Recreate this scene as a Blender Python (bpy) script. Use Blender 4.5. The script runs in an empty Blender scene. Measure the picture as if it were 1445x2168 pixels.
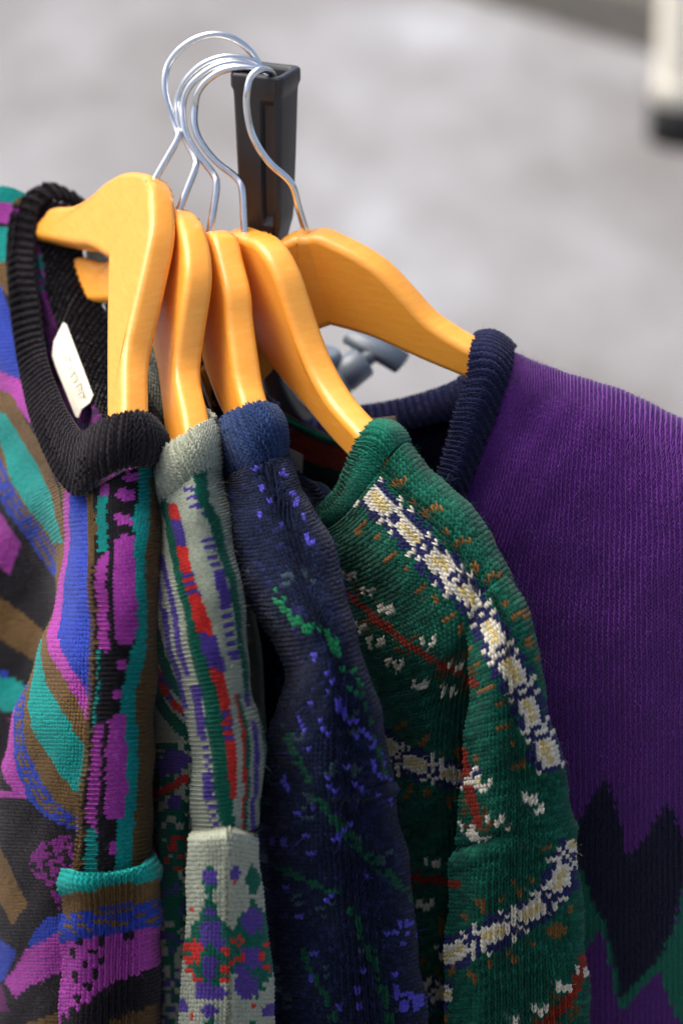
import bpy, bmesh, math
import numpy as np
from mathutils import Vector, Matrix

# ------------------------------------------------------------------ camera, sky, sun, exposure
scene = bpy.context.scene
TH = math.radians(24.0)          # camera looks this far down
FPX = 6000.0                     # focal length in photo pixels (photo 1445 x 2168)
CX, CY = 722.5, 1084.0
FWD = np.array([0, math.cos(TH), -math.sin(TH)]); UPV = np.array([0, math.sin(TH), math.cos(TH)]); RGT = np.array([1.0, 0, 0])
C0 = np.array([0, 0, 1.17]); CAM = C0 - 1.35 * FWD
cam_data = bpy.data.cameras.new("camera"); cam = bpy.data.objects.new("camera", cam_data)
scene.collection.objects.link(cam); scene.camera = cam
cam.location = CAM.tolist(); cam.rotation_euler = (math.pi / 2 - TH, 0, 0)
cam_data.sensor_fit = 'HORIZONTAL'; cam_data.sensor_width = 24.0
cam_data.lens = 24.0 * FPX / 1445.0
cam_data.clip_start = 0.05; cam_data.clip_end = 400.0
cam_data.dof.use_dof = True; cam_data.dof.focus_distance = 1.215
cam_data.dof.aperture_fstop = 5.8; cam_data.dof.aperture_blades = 7

SUN_EL, SUN_AZ = 62.0, -72.0      # azimuth measured from +Y (behind the rack) towards +X
world = bpy.data.worlds.new("World"); scene.world = world; world.use_nodes = True
wn = world.node_tree.nodes; wl = world.node_tree.links
sky = wn.new("ShaderNodeTexSky"); sky.sky_type = 'NISHITA'; sky.sun_disc = False
sky.sun_elevation = math.radians(SUN_EL); sky.sun_rotation = math.radians(SUN_AZ)
sky.air_density = 0.7; sky.dust_density = 6.0; sky.ozone_density = 0.3
wl.new(sky.outputs[0], wn["Background"].inputs[0]); wn["Background"].inputs[1].default_value = 0.13
sun_data = bpy.data.lights.new("sun", 'SUN'); sun = bpy.data.objects.new("sun", sun_data); scene.collection.objects.link(sun)
sun_data.energy = 1.3; sun_data.angle = math.radians(45); sun_data.color = (1.0, 0.975, 0.945)
_e, _a = math.radians(SUN_EL), math.radians(SUN_AZ)
sun.rotation_euler = Vector((math.sin(_a) * math.cos(_e), math.cos(_a) * math.cos(_e), math.sin(_e))).to_track_quat('Z', 'Y').to_euler()
sun.location = (1, 2, 4)
scene.view_settings.view_transform = 'Standard'; scene.view_settings.look = 'None'
scene.view_settings.gamma = 1.0; scene.view_settings.use_curve_mapping = False
scene.view_settings.exposure = 1.02

# ------------------------------------------------------------------ helpers
rng = np.random.default_rng(7)
def ray(px, py): return FWD + (px - CX) / FPX * RGT - (py - CY) / FPX * UPV
def P(px, py, Y):                # photo pixel + upright plane at Y millimetres -> metres
    d = ray(px, py); return CAM + d * ((Y / 1000.0 - CAM[1]) / d[1])
def PL(px, py, o, n):
    d = ray(px, py); return CAM + d * (np.dot(o - CAM, n) / np.dot(d, n))
def Pg(px, py, z=0.0):           # pixel on the ground
    d = ray(px, py); return CAM + d * ((z - CAM[2]) / d[2])
def Parr(g):                     # (...,3) of px,py,Y -> world
    px, py, Y = g[..., 0], g[..., 1], g[..., 2]
    d = FWD + ((px - CX) / FPX)[..., None] * RGT - ((py - CY) / FPX)[..., None] * UPV
    t = (Y / 1000.0 - CAM[1]) / d[..., 1]
    return CAM + d * t[..., None]
def lin(c):
    c = np.asarray(c, float) / 255.0
    return np.where(c <= 0.04045, c / 12.92, ((c + 0.055) / 1.055) ** 2.4)
def link(o, parent=None):
    scene.collection.objects.link(o)
    if parent is not None:
        o.parent = parent; o.matrix_parent_inverse = Matrix.Identity(4)
        o.location = Vector(o.location) - Vector(parent.location)
    return o
def empty(name, loc, label, cat, group=None):
    o = bpy.data.objects.new(name, None); o.location = loc; scene.collection.objects.link(o)
    o.empty_display_size = 0.02; o['label'] = label; o['category'] = cat
    if group: o['group'] = group
    return o
def mesh_np(name, V, T, mat, parent=None, col=None, smooth=True, mats=None, matidx=None):
    m = bpy.data.meshes.new(name); V = np.asarray(V, np.float32); T = np.asarray(T, np.int32)
    off = np.array(parent.location, np.float32) if parent is not None else np.zeros(3, np.float32)
    m.vertices.add(len(V)); m.vertices.foreach_set('co', (V - off).ravel())
    m.loops.add(T.size); m.loops.foreach_set('vertex_index', T.ravel())
    m.polygons.add(len(T)); k = T.shape[1]
    m.polygons.foreach_set('loop_start', np.arange(len(T), dtype=np.int32) * k)
    m.polygons.foreach_set('use_smooth', np.full(len(T), smooth, dtype=bool))
    for q in (mats or [mat]): m.materials.append(q)
    if matidx is not None: m.polygons.foreach_set('material_index', np.asarray(matidx, np.int32))
    if col is not None:
        a = m.color_attributes.new('yarn', 'FLOAT_COLOR', 'POINT')
        c4 = np.ones((len(V), 4), np.float32); c4[:, :3] = col; a.data.foreach_set('color', c4.ravel())
    m.update(calc_edges=True); m.validate()
    o = bpy.data.objects.new(name, m); scene.collection.objects.link(o)
    if parent is not None: o.parent = parent
    return o
def bm_obj(name, bm, mat, parent=None, smooth=True):
    m = bpy.data.meshes.new(name); bm.normal_update()
    off = Vector(parent.location) if parent is not None else Vector((0, 0, 0))
    p = parent
    while p is not None and p.parent is not None:
        p = p.parent; off += Vector(p.location)
    for v in bm.verts: v.co -= off
    bm.to_mesh(m); bm.free(); m.materials.append(mat)
    for f in m.polygons: f.use_smooth = smooth
    o = bpy.data.objects.new(name, m); scene.collection.objects.link(o)
    if parent is not None: o.parent = parent
    return o
def cr(p, t):                    # Catmull-Rom along axis 0 at parameters t (0..n-1)
    n = len(p); p = np.asarray(p, float)
    q = np.concatenate([[2 * p[0] - p[1]], p, [2 * p[-1] - p[-2]]])
    i = np.clip(np.floor(t).astype(int), 0, n - 2); s = (t - i)
    sh = (-1,) + (1,) * (p.ndim - 1); s = s.reshape(sh)
    a, b, c, d = q[i], q[i + 1], q[i + 2], q[i + 3]
    return 0.5 * (2 * b + (c - a) * s + (2 * a - 5 * b + 4 * c - d) * s ** 2 + (3 * b - a - 3 * c + d) * s ** 3)
def tube_mesh(pts, rad, seg=12, caps=True):
    pts = np.asarray(pts, float); n = len(pts)
    rad = np.full(n, rad) if np.isscalar(rad) else np.asarray(rad)
    T = np.gradient(pts, axis=0); T /= np.linalg.norm(T, axis=1)[:, None]
    a = np.array([0, 0, 1.0]) if abs(T[0][2]) < 0.9 else np.array([1.0, 0, 0])
    N = np.cross(T[0], a); N /= np.linalg.norm(N); V = []
    for i in range(n):
        N = N - T[i] * np.dot(N, T[i]); N /= np.linalg.norm(N); B = np.cross(T[i], N)
        for k in range(seg):
            w = 2 * math.pi * k / seg; V.append(pts[i] + rad[i] * (math.cos(w) * N + math.sin(w) * B))
    bm = bmesh.new(); vs = [bm.verts.new(v) for v in V]
    for i in range(n - 1):
        for k in range(seg):
            bm.faces.new((vs[i*seg+k], vs[i*seg+(k+1) % seg], vs[(i+1)*seg+(k+1) % seg], vs[(i+1)*seg+k]))
    if caps:
        bm.faces.new(vs[:seg][::-1]); bm.faces.new(vs[-seg:])
    return bm

# ------------------------------------------------------------------ materials
def mat(name):
    m = bpy.data.materials.new(name); m.use_nodes = True
    return m, m.node_tree.nodes, m.node_tree.links, m.node_tree.nodes['Principled BSDF']
def ramp(nodes, stops):
    r = nodes.new('ShaderNodeValToRGB'); e = r.color_ramp.elements
    while len(e) < len(stops): e.new(0.5)
    for k, (p, c) in enumerate(stops): e[k].position = p; e[k].color = (*c, 1)
    return r
def noise(nodes, links, scale, detail=4, vec=None, rough=0.55):
    t = nodes.new('ShaderNodeTexNoise'); t.inputs['Scale'].default_value = scale
    t.inputs['Detail'].default_value = detail; t.inputs['Roughness'].default_value = rough
    if vec is not None: links.new(vec, t.inputs['Vector'])
    return t
def mapped(nodes, links, scale, rot=(0, 0, 0)):
    tc = nodes.new('ShaderNodeTexCoord'); mp = nodes.new('ShaderNodeMapping')
    mp.inputs['Scale'].default_value = scale; mp.inputs['Rotation'].default_value = rot
    links.new(tc.outputs['Object'], mp.inputs['Vector']); return mp.outputs[0]

def knit_material(name, sheen=0.12, rough=0.95, var=0.22, spec=0.12):
    m, n, l, b = mat(name)
    a = n.new('ShaderNodeAttribute'); a.attribute_name = 'yarn'
    v = mapped(n, l, (1, 1, 1)); t = noise(n, l, 900, 3, v)
    mr = n.new('ShaderNodeMapRange'); mr.inputs['To Min'].default_value = 1 - var; mr.inputs['To Max'].default_value = 1 + var
    mr.inputs['From Min'].default_value = 0.3; mr.inputs['From Max'].default_value = 0.7
    l.new(t.outputs['Fac'], mr.inputs['Value'])
    mx = n.new('ShaderNodeVectorMath'); mx.operation = 'SCALE'
    l.new(a.outputs['Color'], mx.inputs[0]); l.new(mr.outputs[0], mx.inputs['Scale'])
    l.new(mx.outputs[0], b.inputs['Base Color'])
    b.inputs['Roughness'].default_value = rough; b.inputs['Specular IOR Level'].default_value = spec
    b.inputs['Sheen Weight'].default_value = sheen; b.inputs['Sheen Roughness'].default_value = 0.45
    bp = n.new('ShaderNodeBump'); bp.inputs['Strength'].default_value = 0.35; bp.inputs['Distance'].default_value = 0.0004
    t2 = noise(n, l, 2200, 2, v); l.new(t2.outputs['Fac'], bp.inputs['Height']); l.new(bp.outputs[0], b.inputs['Normal'])
    return m
KNIT = knit_material("knit_yarn"); SOFT = knit_material("soft_merino", 0.35, 0.95, 0.22); MOHAIR = knit_material("mohair_yarn", 0.08, 1.0, 0.3); SHETLAND = knit_material("shetland_wool", 0.08, 1.0, 0.3)

def wood_material():
    m, n, l, b = mat("varnished_beech")
    v = mapped(n, l, (14, 14, 90), (0.15, 0.5, 0.2)); t = noise(n, l, 6, 5, v, 0.6)
    r = ramp(n, [(0.25, tuple(lin((246, 160, 50)))), (0.55, tuple(lin((250, 169, 60)))), (0.8, tuple(lin((253, 180, 76))))])
    l.new(t.outputs['Fac'], r.inputs[0])
    v2 = mapped(n, l, (60, 60, 420), (0.15, 0.5, 0.2)); t2 = noise(n, l, 8, 2, v2)
    mx = n.new('ShaderNodeMix'); mx.data_type = 'RGBA'; mx.blend_type = 'MULTIPLY'
    r2 = ramp(n, [(0.35, (0.78, 0.7, 0.6)), (0.5, (1, 1, 1))]); l.new(t2.outputs['Fac'], r2.inputs[0])
    mx.inputs[0].default_value = 0.22
    l.new(r.outputs[0], mx.inputs[6]); l.new(r2.outputs[0], mx.inputs[7]); oi = n.new('ShaderNodeObjectInfo'); hs = n.new('ShaderNodeHueSaturation'); mv = n.new('ShaderNodeMapRange')
    mv.inputs['To Min'].default_value = .88; mv.inputs['To Max'].default_value = 1.04; l.new(oi.outputs['Random'], mv.inputs['Value']); l.new(mv.outputs[0], hs.inputs['Value'])
    l.new(mx.outputs[2], hs.inputs['Color']); l.new(hs.outputs[0], b.inputs['Base Color'])
    b.inputs['Roughness'].default_value = 0.42; b.inputs['Coat Weight'].default_value = 0.25; b.inputs['Coat Roughness'].default_value = 0.22
    bp = n.new('ShaderNodeBump'); bp.inputs['Strength'].default_value = 0.03; bp.inputs['Distance'].default_value = 0.0005
    l.new(t2.outputs['Fac'], bp.inputs['Height']); l.new(bp.outputs[0], b.inputs['Normal'])
    return m
WOOD = wood_material()
def plain(name, col, rough, metal=0.0, bump=0.0, bscale=400, spec=0.5, var=0.1):
    m, n, l, b = mat(name)
    v = mapped(n, l, (1, 1, 1)); t = noise(n, l, bscale, 4, v)
    c = lin(col); r = ramp(n, [(0.3, tuple(c * (1 - var))), (0.7, tuple(np.minimum(c * (1 + var), 1)))])
    l.new(t.outputs['Fac'], r.inputs[0]); l.new(r.outputs[0], b.inputs['Base Color'])
    b.inputs['Roughness'].default_value = rough; b.inputs['Metallic'].default_value = metal; b.inputs['Specular IOR Level'].default_value = spec
    if bump:
        bp = n.new('ShaderNodeBump'); bp.inputs['Strength'].default_value = bump; bp.inputs['Distance'].default_value = 0.0006
        l.new(t.outputs['Fac'], bp.inputs['Height']); l.new(bp.outputs[0], b.inputs['Normal'])
    return m
STEEL = plain("chromed_steel", (226, 228, 228), 0.2, 1.0, 0.05, 300, 0.5, 0.05)
BLACKP = plain("black_plastic", (38, 39, 42), 0.38, 0.0, 0.15, 1800)
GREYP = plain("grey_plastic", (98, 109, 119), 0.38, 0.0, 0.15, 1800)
TAGM = plain("woven_tag", (226, 222, 205), 0.9, 0.0, 0.3, 1500, 0.1, 0.08)
TAGTAN = plain("tan_tag", (176, 160, 132), 0.9, 0.0, 0.3, 1500, 0.1, 0.08)
INK = plain("faded_ink", (172, 170, 154), 0.9)
CREAM = plain("cream_plastic", (226, 222, 205), 0.5, 0.0, 0.05, 60, 0.4, 0.04)
RUBBER = plain("black_rubber", (24, 24, 25), 0.7)

def ground_material():
    m, n, l, b = mat("worn_pavement")
    v = mapped(n, l, (1, 0.45, 1), (0, 0, 0.5)); t = noise(n, l, 1.6, 5, v, 0.6)
    r = ramp(n, [(0.30, tuple(lin((98, 95, 93)))), (0.46, tuple(lin((122, 121, 120)))), (0.58, tuple(lin((138, 139, 140)))), (0.70, tuple(lin((161, 165, 168))))])
    l.new(t.outputs['Fac'], r.inputs[0])
    v2 = mapped(n, l, (1, 1, 1)); t2 = noise(n, l, 60, 6, v2, 0.7)
    r2 = ramp(n, [(0.3, (0.8, 0.8, 0.8)), (0.7, (1.1, 1.1, 1.1))]); l.new(t2.outputs['Fac'], r2.inputs[0])
    mx = n.new('ShaderNodeMix'); mx.data_type = 'RGBA'; mx.blend_type = 'MULTIPLY'; mx.inputs[0].default_value = 1.0
    l.new(r.outputs[0], mx.inputs[6]); l.new(r2.outputs[0], mx.inputs[7]); l.new(mx.outputs[2], b.inputs['Base Color'])
    b.inputs['Roughness'].default_value = 0.7; b.inputs['Specular IOR Level'].default_value = 0.4
    bp = n.new('ShaderNodeBump'); bp.inputs['Strength'].default_value = 0.4; bp.inputs['Distance'].default_value = 0.004
    l.new(t2.outputs['Fac'], bp.inputs['Height']); l.new(bp.outputs[0], b.inputs['Normal'])
    return m
GROUND = ground_material()
ASPHALT = plain("dark_asphalt", (92, 94, 92), 0.9, 0.0, 0.5, 30, 0.3, 0.2)
KERB = plain("brown_kerb_stone", (88, 86, 81), 0.9, 0.0, 0.4, 25, 0.3, 0.25)

# ------------------------------------------------------------------ the setting
def sheet(name, pts, z, m):
    bm = bmesh.new(); bm.faces.new([bm.verts.new((x, y, z)) for x, y in pts])
    o = bm_obj(name, bm, m, None, False); o['kind'] = 'structure'; return o
A, B = Pg(1010, 0), Pg(1360, 108)          # foot of the kerb as it crosses the top right corner
d = (B - A)[:2]; d /= np.linalg.norm(d); nrm = np.array([-d[1], d[0]]); nrm = nrm if nrm[1] > 0 else -nrm
L0, L1 = A[:2] - d * 60, A[:2] + d * 60
sheet("pavement", [(-150, -150), (150, -150), (150, 150), (-150, 150)], 0.0, GROUND)
bm = bmesh.new()
ks = []
for w, z in ((0, 0.004), (0.015, 0.11), (0.03, 0.12), (0.16, 0.12), (0.16, 0.004)):
    ks.append([bm.verts.new((*(q + nrm * w), z)) for q in (L0, L1)])
for a, b in zip(ks, ks[1:]): bm.faces.new((a[0], a[1], b[1], b[0]))
o = bm_obj("kerb", bm, KERB, None, False); o['kind'] = 'structure'
q0, q1 = L0 + nrm * 0.16, L1 + nrm * 0.16
sheet("road", [tuple(q0), tuple(q1), tuple(q1 + nrm * 60), tuple(q0 + nrm * 60)], 0.10, ASPHALT)

# the cream ribbed post on a black foot, far right
def ribbed_post():
    base = Pg(1444, 303); loc = (base[0] + 0.012, base[1] + 0.03, 0)
    root = empty("ribbed_post", loc, "cream ribbed post with black rubber foot at the right edge", "post")
    bm = bmesh.new(); R = 0.08
    rings = [(0.0, R*1.04), (0.078, R*1.04), (0.083, R*1.0)]
    def loft(rings, seg=40, sq=0.0):
        vs = [[bm.verts.new((loc[0] + r*math.cos(2*math.pi*k/seg), loc[1] + r*math.sin(2*math.pi*k/seg), z)) for k in range(seg)] for z, r in rings]
        for a, b in zip(vs, vs[1:]):
            for k in range(seg): bm.faces.new((a[k], a[(k+1) % seg], b[(k+1) % seg], b[k]))
        bm.faces.new(vs[-1]); bm.faces.new(vs[0][::-1])
    loft(rings); bm_obj("foot", bm, RUBBER, root)
    bm = bmesh.new(); loft([(0.084, R*0.86), (0.09, R*0.93), (0.13, R*0.93), (0.14, R*0.9)]); bm_obj("collar", bm, CREAM, root)
    bm = bmesh.new(); rr = [(0.141, R*0.88)]
    z = 0.142
    while z < 1.1: rr += [(z, R*0.90), (z+0.008, R*0.90), (z+0.010, R*0.86), (z+0.014, R*0.86)]; z += 0.016
    loft(rr); bm_obj("ribbed_shaft", bm, CREAM, root)
ribbed_post()

# ------------------------------------------------------------------ stand
tube_c = P(562, 146, 0)
ang = math.radians(-23); e1 = np.array([math.cos(ang), math.sin(ang), 0]); e2 = np.array([-math.sin(ang), math.cos(ang), 0])
POST = P(680, 748, 62)
stand = empty("clothes_stand", (POST[0], POST[1], 0), "black plastic and metal stand whose upright sleeve carries the hanger hooks", "stand")
def sleeve_ring(z, hx, hy, cx=0.0, cy=0.0, groove=0.0, rad=0.003):
    out = []
    n = 5
    for qx, qy, a0 in ((1, -1, -90), (1, 1, 0), (-1, 1, 90), (-1, -1, 180)):
        for k in range(n):
            a = math.radians(a0 + 90 * k / (n - 1))
            out.append(((hx - rad) * qx + rad * math.cos(a), (hy - rad) * qy + rad * math.sin(a)))
    # groove on the front-left face (y = -hy), from right to left order inserted before first corner
    gx0, gx1 = hx * 0.22, hx * 0.74
    face = [(-hx * 0.4, -hy), (gx0 - 0.0008, -hy), (gx0 + 0.0004, -hy + groove), (gx1 - 0.0004, -hy + groove), (gx1 + 0.0008, -hy)]
    pts = out + face
    return [tube_c + e1 * (x + cx) + e2 * (y + cy) + np.array([0, 0, z]) for x, y in pts]
H = [(0, .0122, .0112, 0), (-.001, .0128, .0118, 0), (-.006, .0128, .0118, 0), (-.0085, .0120, .0110, 0), (-.011, .0118, .0109, 0), (-.014, .0117, .0108, .0030),
     (-.040, .0110, .0102, .0030), (-.066, .0101, .0094, .0030), (-.0685, .0099, .0092, .0012), (-.070, .0097, .0091, 0), (-.079, .0076, .0074, 0), (-.089, .0058, .0058, 0), (-.125, .0052, .0052, 0)]
bm = bmesh.new(); rings = []
for z, hx, hy, g in H:
    rings.append([bm.verts.new(p) for p in sleeve_ring(z, hx, hy, groove=g, rad=min(.003, hx * .3))])
inner = []
for z, hx, hy in ((0, .0100, .0090), (-.002, .0092, .0078), (-.050, .0072, .0062)):
    inner.append([bm.verts.new(p) for p in sleeve_ring(z, hx, hy, rad=.0025)])
def bridge(a, b):
    n = len(a)
    for k in range(n): bm.faces.new((a[k], a[(k+1) % n], b[(k+1) % n], b[k]))
for a, b in zip(rings, rings[1:]): bridge(a, b)
bridge(inner[0], rings[0])
for a, b in zip(inner, inner[1:]): bridge(b, a)
bm.faces.new(inner[-1]); bm.faces.new(rings[-1][::-1])
bmesh.ops.recalc_face_normals(bm, faces=bm.faces[:])
o = bm_obj("hook_sleeve", bm, BLACKP, stand)
mod = o.modifiers.new("bevel", 'BEVEL'); mod.width = .0006; mod.segments = 2; mod.limit_method = 'ANGLE'
# bracket from sleeve to the post
s_end = tube_c + np.array([0, 0, -.12])
bk = cr(np.array([s_end, s_end + [0.002, .012, -.035], s_end*.45 + POST*.55 + np.array([0, .004, -.045]), POST + [-.004, 0, -.02]]), np.linspace(0, 3, 24))
bm_obj("bracket", tube_mesh(bk, np.interp(np.linspace(0, 1, 24), [0, .3, .55, .9, 1], [.0052, .006, .009, .010, .009]), 20), BLACKP, stand)
# main post, cap, clamp barrel, wing knob
bm_obj("post", tube_mesh(np.array([[POST[0], POST[1], z] for z in np.linspace(0.35, POST[2] - .006, 8)]), .0078, 20), BLACKP, stand)
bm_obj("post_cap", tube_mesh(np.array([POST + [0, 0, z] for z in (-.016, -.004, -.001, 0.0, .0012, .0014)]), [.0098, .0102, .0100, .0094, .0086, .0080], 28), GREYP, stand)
ba, bb = POST + np.array([-.001, -.008, -.019]), POST + np.array([.021, .001, -.004])
dd = (bb - ba) / np.linalg.norm(bb - ba)
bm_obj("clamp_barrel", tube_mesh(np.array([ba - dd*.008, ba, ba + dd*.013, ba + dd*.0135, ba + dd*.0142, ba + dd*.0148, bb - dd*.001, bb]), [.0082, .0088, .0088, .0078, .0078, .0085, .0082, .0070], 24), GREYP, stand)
def rbox(c, ax, ay, az, sx, sy, sz, bev=.0008):
    bm = bmesh.new(); bmesh.ops.create_cube(bm, size=1)
    for v in bm.verts:
        p = c + ax * v.co.x * sx + ay * v.co.y * sy + az * v.co.z * sz; v.co = Vector(p)
    bmesh.ops.bevel(bm, geom=bm.edges[:], offset=bev, segments=3, affect='EDGES'); return bm
kx = np.array([.86, -.30, -.42]); kx /= np.linalg.norm(kx); ky = np.cross(np.array([0, 0, 1.0]), kx); ky /= np.linalg.norm(ky); kz = np.cross(kx, ky)
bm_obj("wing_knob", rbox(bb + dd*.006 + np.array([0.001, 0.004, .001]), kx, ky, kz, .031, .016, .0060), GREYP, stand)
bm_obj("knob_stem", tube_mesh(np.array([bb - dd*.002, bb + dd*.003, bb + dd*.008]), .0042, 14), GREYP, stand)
bm_obj("hub", tube_mesh(np.array([[POST[0], POST[1], z] for z in (.33, .34, .40, .41)]), [.014, .018, .018, .013], 20), BLACKP, stand)
for k in range(3):
    a = math.radians(100 + 120 * k); foot = np.array([POST[0] + .48 * math.cos(a), POST[1] + .48 * math.sin(a), .006])
    top = np.array([POST[0] + .015 * math.cos(a), POST[1] + .015 * math.sin(a), .37])
    lg = bm_obj("leg", tube_mesh(np.array([top, top*.5 + foot*.5, foot]), .008, 12), BLACKP, stand)
    bm_obj("rubber_foot", tube_mesh(np.array([foot + [0, 0, -.006], foot + [0, 0, .010], foot + [0, 0, .018]]), [.011, .011, .009], 12), RUBBER, lg)

# ------------------------------------------------------------------ hangers
def arm_mesh(front, thick, back_dir, round_r=.0034):
    """front: closed list of 3D points of the arm's front face; extruded backwards, long edges rounded."""
    bm = bmesh.new(); n = len(front)
    cen = np.mean(front, axis=0)
    prof = []
    for k in range(5):                        # quarter round at the front rim and the back rim
        a = math.pi / 2 * k / 4; prof.append((round_r * (1 - math.sin(a)), round_r * (1 - math.cos(a))))
    prof = prof + [(i, thick - dpt) for i, dpt in prof[::-1]]
    F = np.asarray(front); nxt = np.roll(F, -1, 0); prv = np.roll(F, 1, 0)
    tang = nxt - prv; tang /= np.linalg.norm(tang, axis=1)[:, None]
    inw = np.cross(back_dir, tang); inw /= np.linalg.norm(inw, axis=1)[:, None]
    if np.mean(np.sum((cen - F) * inw, axis=1)) < 0: inw = -inw
    rows = [[bm.verts.new(F[i] + inw[i] * q[0] + back_dir * q[1]) for i in range(n)] for q in prof]
    for a, b in zip(rows, rows[1:]):
        for k in range(n): bm.faces.new((a[k], a[(k+1) % n], b[(k+1) % n], b[k]))
    h = n // 2                                # ladder of quads between the top edge and the bottom edge
    for R in (rows[0], rows[-1]):
        for k in range(h - 1): bm.faces.new((R[k], R[k+1], R[n-2-k], R[n-1-k])).material_index = 1
    bmesh.ops.recalc_face_normals(bm, faces=bm.faces[:])
    return bm
def smooth_open(p, n):
    return cr(np.asarray(p, float), np.linspace(0, len(p) - 1, n))
def hanger(label, target, apex, Y, yaw, lean, top, bot, hook, left_yaw, left_top=None, left_bot=None, thick=.0132):
    o3 = P(*apex, Y)
    up = np.array([math.sin(math.radians(lean)), 0, math.cos(math.radians(lean))])
    root = empty("wooden_hanger", (o3[0], o3[1], o3[2] - .09), label, "hanger", "wooden hangers on the stand")
    def frame(yw):
        a = math.radians(yw); dv = np.array([math.cos(a), math.sin(a), 0]); dv = dv - up * np.dot(dv, up); dv /= np.linalg.norm(dv)
        nn = np.cross(dv, up); nn /= np.linalg.norm(nn); return dv, nn
    dv, nn = frame(yaw)
    if nn[1] < 0: bd = -nn
    else: bd = nn
    if bd[0] < 0 and abs(bd[1]) < .5: bd = -bd
    T3 = [PL(x, y, o3, nn) for x, y in top]; B3 = [PL(x, y, o3, nn) for x, y in bot]
    sT = [(np.dot(q - o3, dv), np.dot(q - o3, up)) for q in T3]; sB = [(np.dot(q - o3, dv), np.dot(q - o3, up)) for q in B3]
    sT[0] = (.003, sT[0][1]); sB[0] = (-.006, sB[0][1]); sT = [(-.006, sT[0][1] - .0012)] + sT
    def arm(sT, sB, dv, bd, name, tgt=None):
        t, b = list(sT), list(sB)
        st, zt = t[-1]; sb, zb = b[-1]; E = max(st, sb) + .010
        t += [(st + (E - st) * .35, zt - .006), (st + (E - st) * .7, zt - .012), (E - .001, zt - .014), (E, zt - .016)]
        b += [(sb + (E - sb) * .35, zb - .003), (sb + (E - sb) * .7, zb - .007), (E - .001, min(zb, zt - .019)), (E, zt - .018)]
        tt = smooth_open(t, 40); bb2 = smooth_open(b, 40)
        dev = np.zeros(3)
        wgt = lambda s: max(0.0, (s - st) / (E - st)) ** 1.2
        fr = [o3 + dv * s + up * z + dev * wgt(s) for s, z in tt] + [o3 + dv * s + up * z + dev * wgt(s) for s, z in bb2[::-1]]
        a = bm_obj(name, arm_mesh(fr, thick, bd), WOOD, root)
        for f in a.data.polygons:             # the two broad faces are flat
            if f.material_index == 1: f.use_smooth = False; f.material_index = 0
        return a
    arm(sT, sB, dv, bd, "arm", target)
    dl, nl = frame(left_yaw); bl = nl if np.dot(nl, bd) > 0 else -nl
    if left_top is not None:
        sl = [(np.dot(PL(x, y, o3, nl) - o3, dl), np.dot(PL(x, y, o3, nl) - o3, up)) for x, y in left_top]
        sb = [(np.dot(PL(x, y, o3, nl) - o3, dl), np.dot(PL(x, y, o3, nl) - o3, up)) for x, y in left_bot]
        sl[0] = (.003, sT[1][1]); sb[0] = (-.006, sB[0][1]); sl = [sT[0]] + sl
    else: sl, sb = sT, sB
    arm(sl, sb, dl, bl, "arm")
    hk = cr(np.array([P(*q) for q in hook]), np.linspace(0, len(hook) - 1, 90))
    bm_obj("hook", tube_mesh(hk, .00165, 14), STEEL, root)
    return root
def hookY(pts, y0, y1, ytip):
    n = len(pts); out = []
    for k, (x, y) in enumerate(pts):
        s = k / (n - 1); yy = y0 + (y1 - y0) * min(1, s / .55); yy += (ytip - y1) * max(0, (s - .75) / .25); out.append((x, y, yy))
    return out
hk1 = [(318, 402), (328, 379), (353, 335), (377, 291), (373, 272), (363, 245), (350, 200), (349, 163), (357, 134), (379, 105), (413, 82), (453, 72), (489, 79), (521, 100), (542, 126), (556, 155)]
hk2 = [(369, 470), (379, 444), (397, 398), (413, 356), (413, 336), (400, 310), (382, 274), (375, 239), (376, 208), (392, 171), (424, 139), (463, 122), (497, 120), (524, 126), (547, 139), (562, 168)]
hk3 = [(438, 525), (443, 492), (452, 440), (458, 391), (450, 366), (418, 326), (395, 287), (387, 250), (387, 218), (400, 184), (426, 158), (458, 139), (495, 132), (529, 139), (550, 150), (565, 178)]
hk4 = [(518, 525), (517, 492), (515, 445), (512, 399), (500, 376), (458, 342), (426, 302), (412, 266), (412, 229), (418, 197), (437, 171), (468, 150), (505, 143), (537, 146), (558, 157), (572, 185)]
hk5 = [(658, 522), (648, 492), (632, 440), (616, 388), (573, 347), (545, 308), (529, 268), (522, 221), (524, 187), (531, 163), (547, 148), (563, 147), (576, 156), (584, 180)]
hanger("wooden hanger at the far left holding the multicoloured striped sweater", (232, 1075, -132), (312, 385), -26, -73, 28,
       [(312, 376), (319, 420), (319, 485), (299, 584), (276, 684), (262, 759), (261, 873)], [(224, 524), (223, 620), (222, 750), (222, 890)],
       hookY(hk1, -20, 6, 8), 110, [(312, 376), (299, 363), (262, 361), (224, 380), (187, 412), (150, 432), (107, 436)], [(224, 527), (185, 522), (150, 517), (85, 505)])
hanger("wooden hanger, second from the left, in the sage green sweater", (395, 1085, -142), (371, 448), -36, -71, 18,
       [(365, 444), (385, 490), (393, 538), (393, 598), (378, 697), (369, 783), (385, 866), (392, 916)], [(330, 560), (314, 700), (329, 783), (339, 866), (349, 949)],
       hookY(hk2, -30, 2, 4), -245)
hanger("wooden hanger, middle one of the five, in the navy sweater", (560, 1070, -128), (442, 497), -38, -69, 8,
       [(436, 488), (460, 550), (475, 614), (480, 674), (490, 749), (500, 814), (512, 858)], [(418, 640), (422, 749), (450, 838), (470, 883)],
       hookY(hk3, -32, -1, 1), -236)
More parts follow.
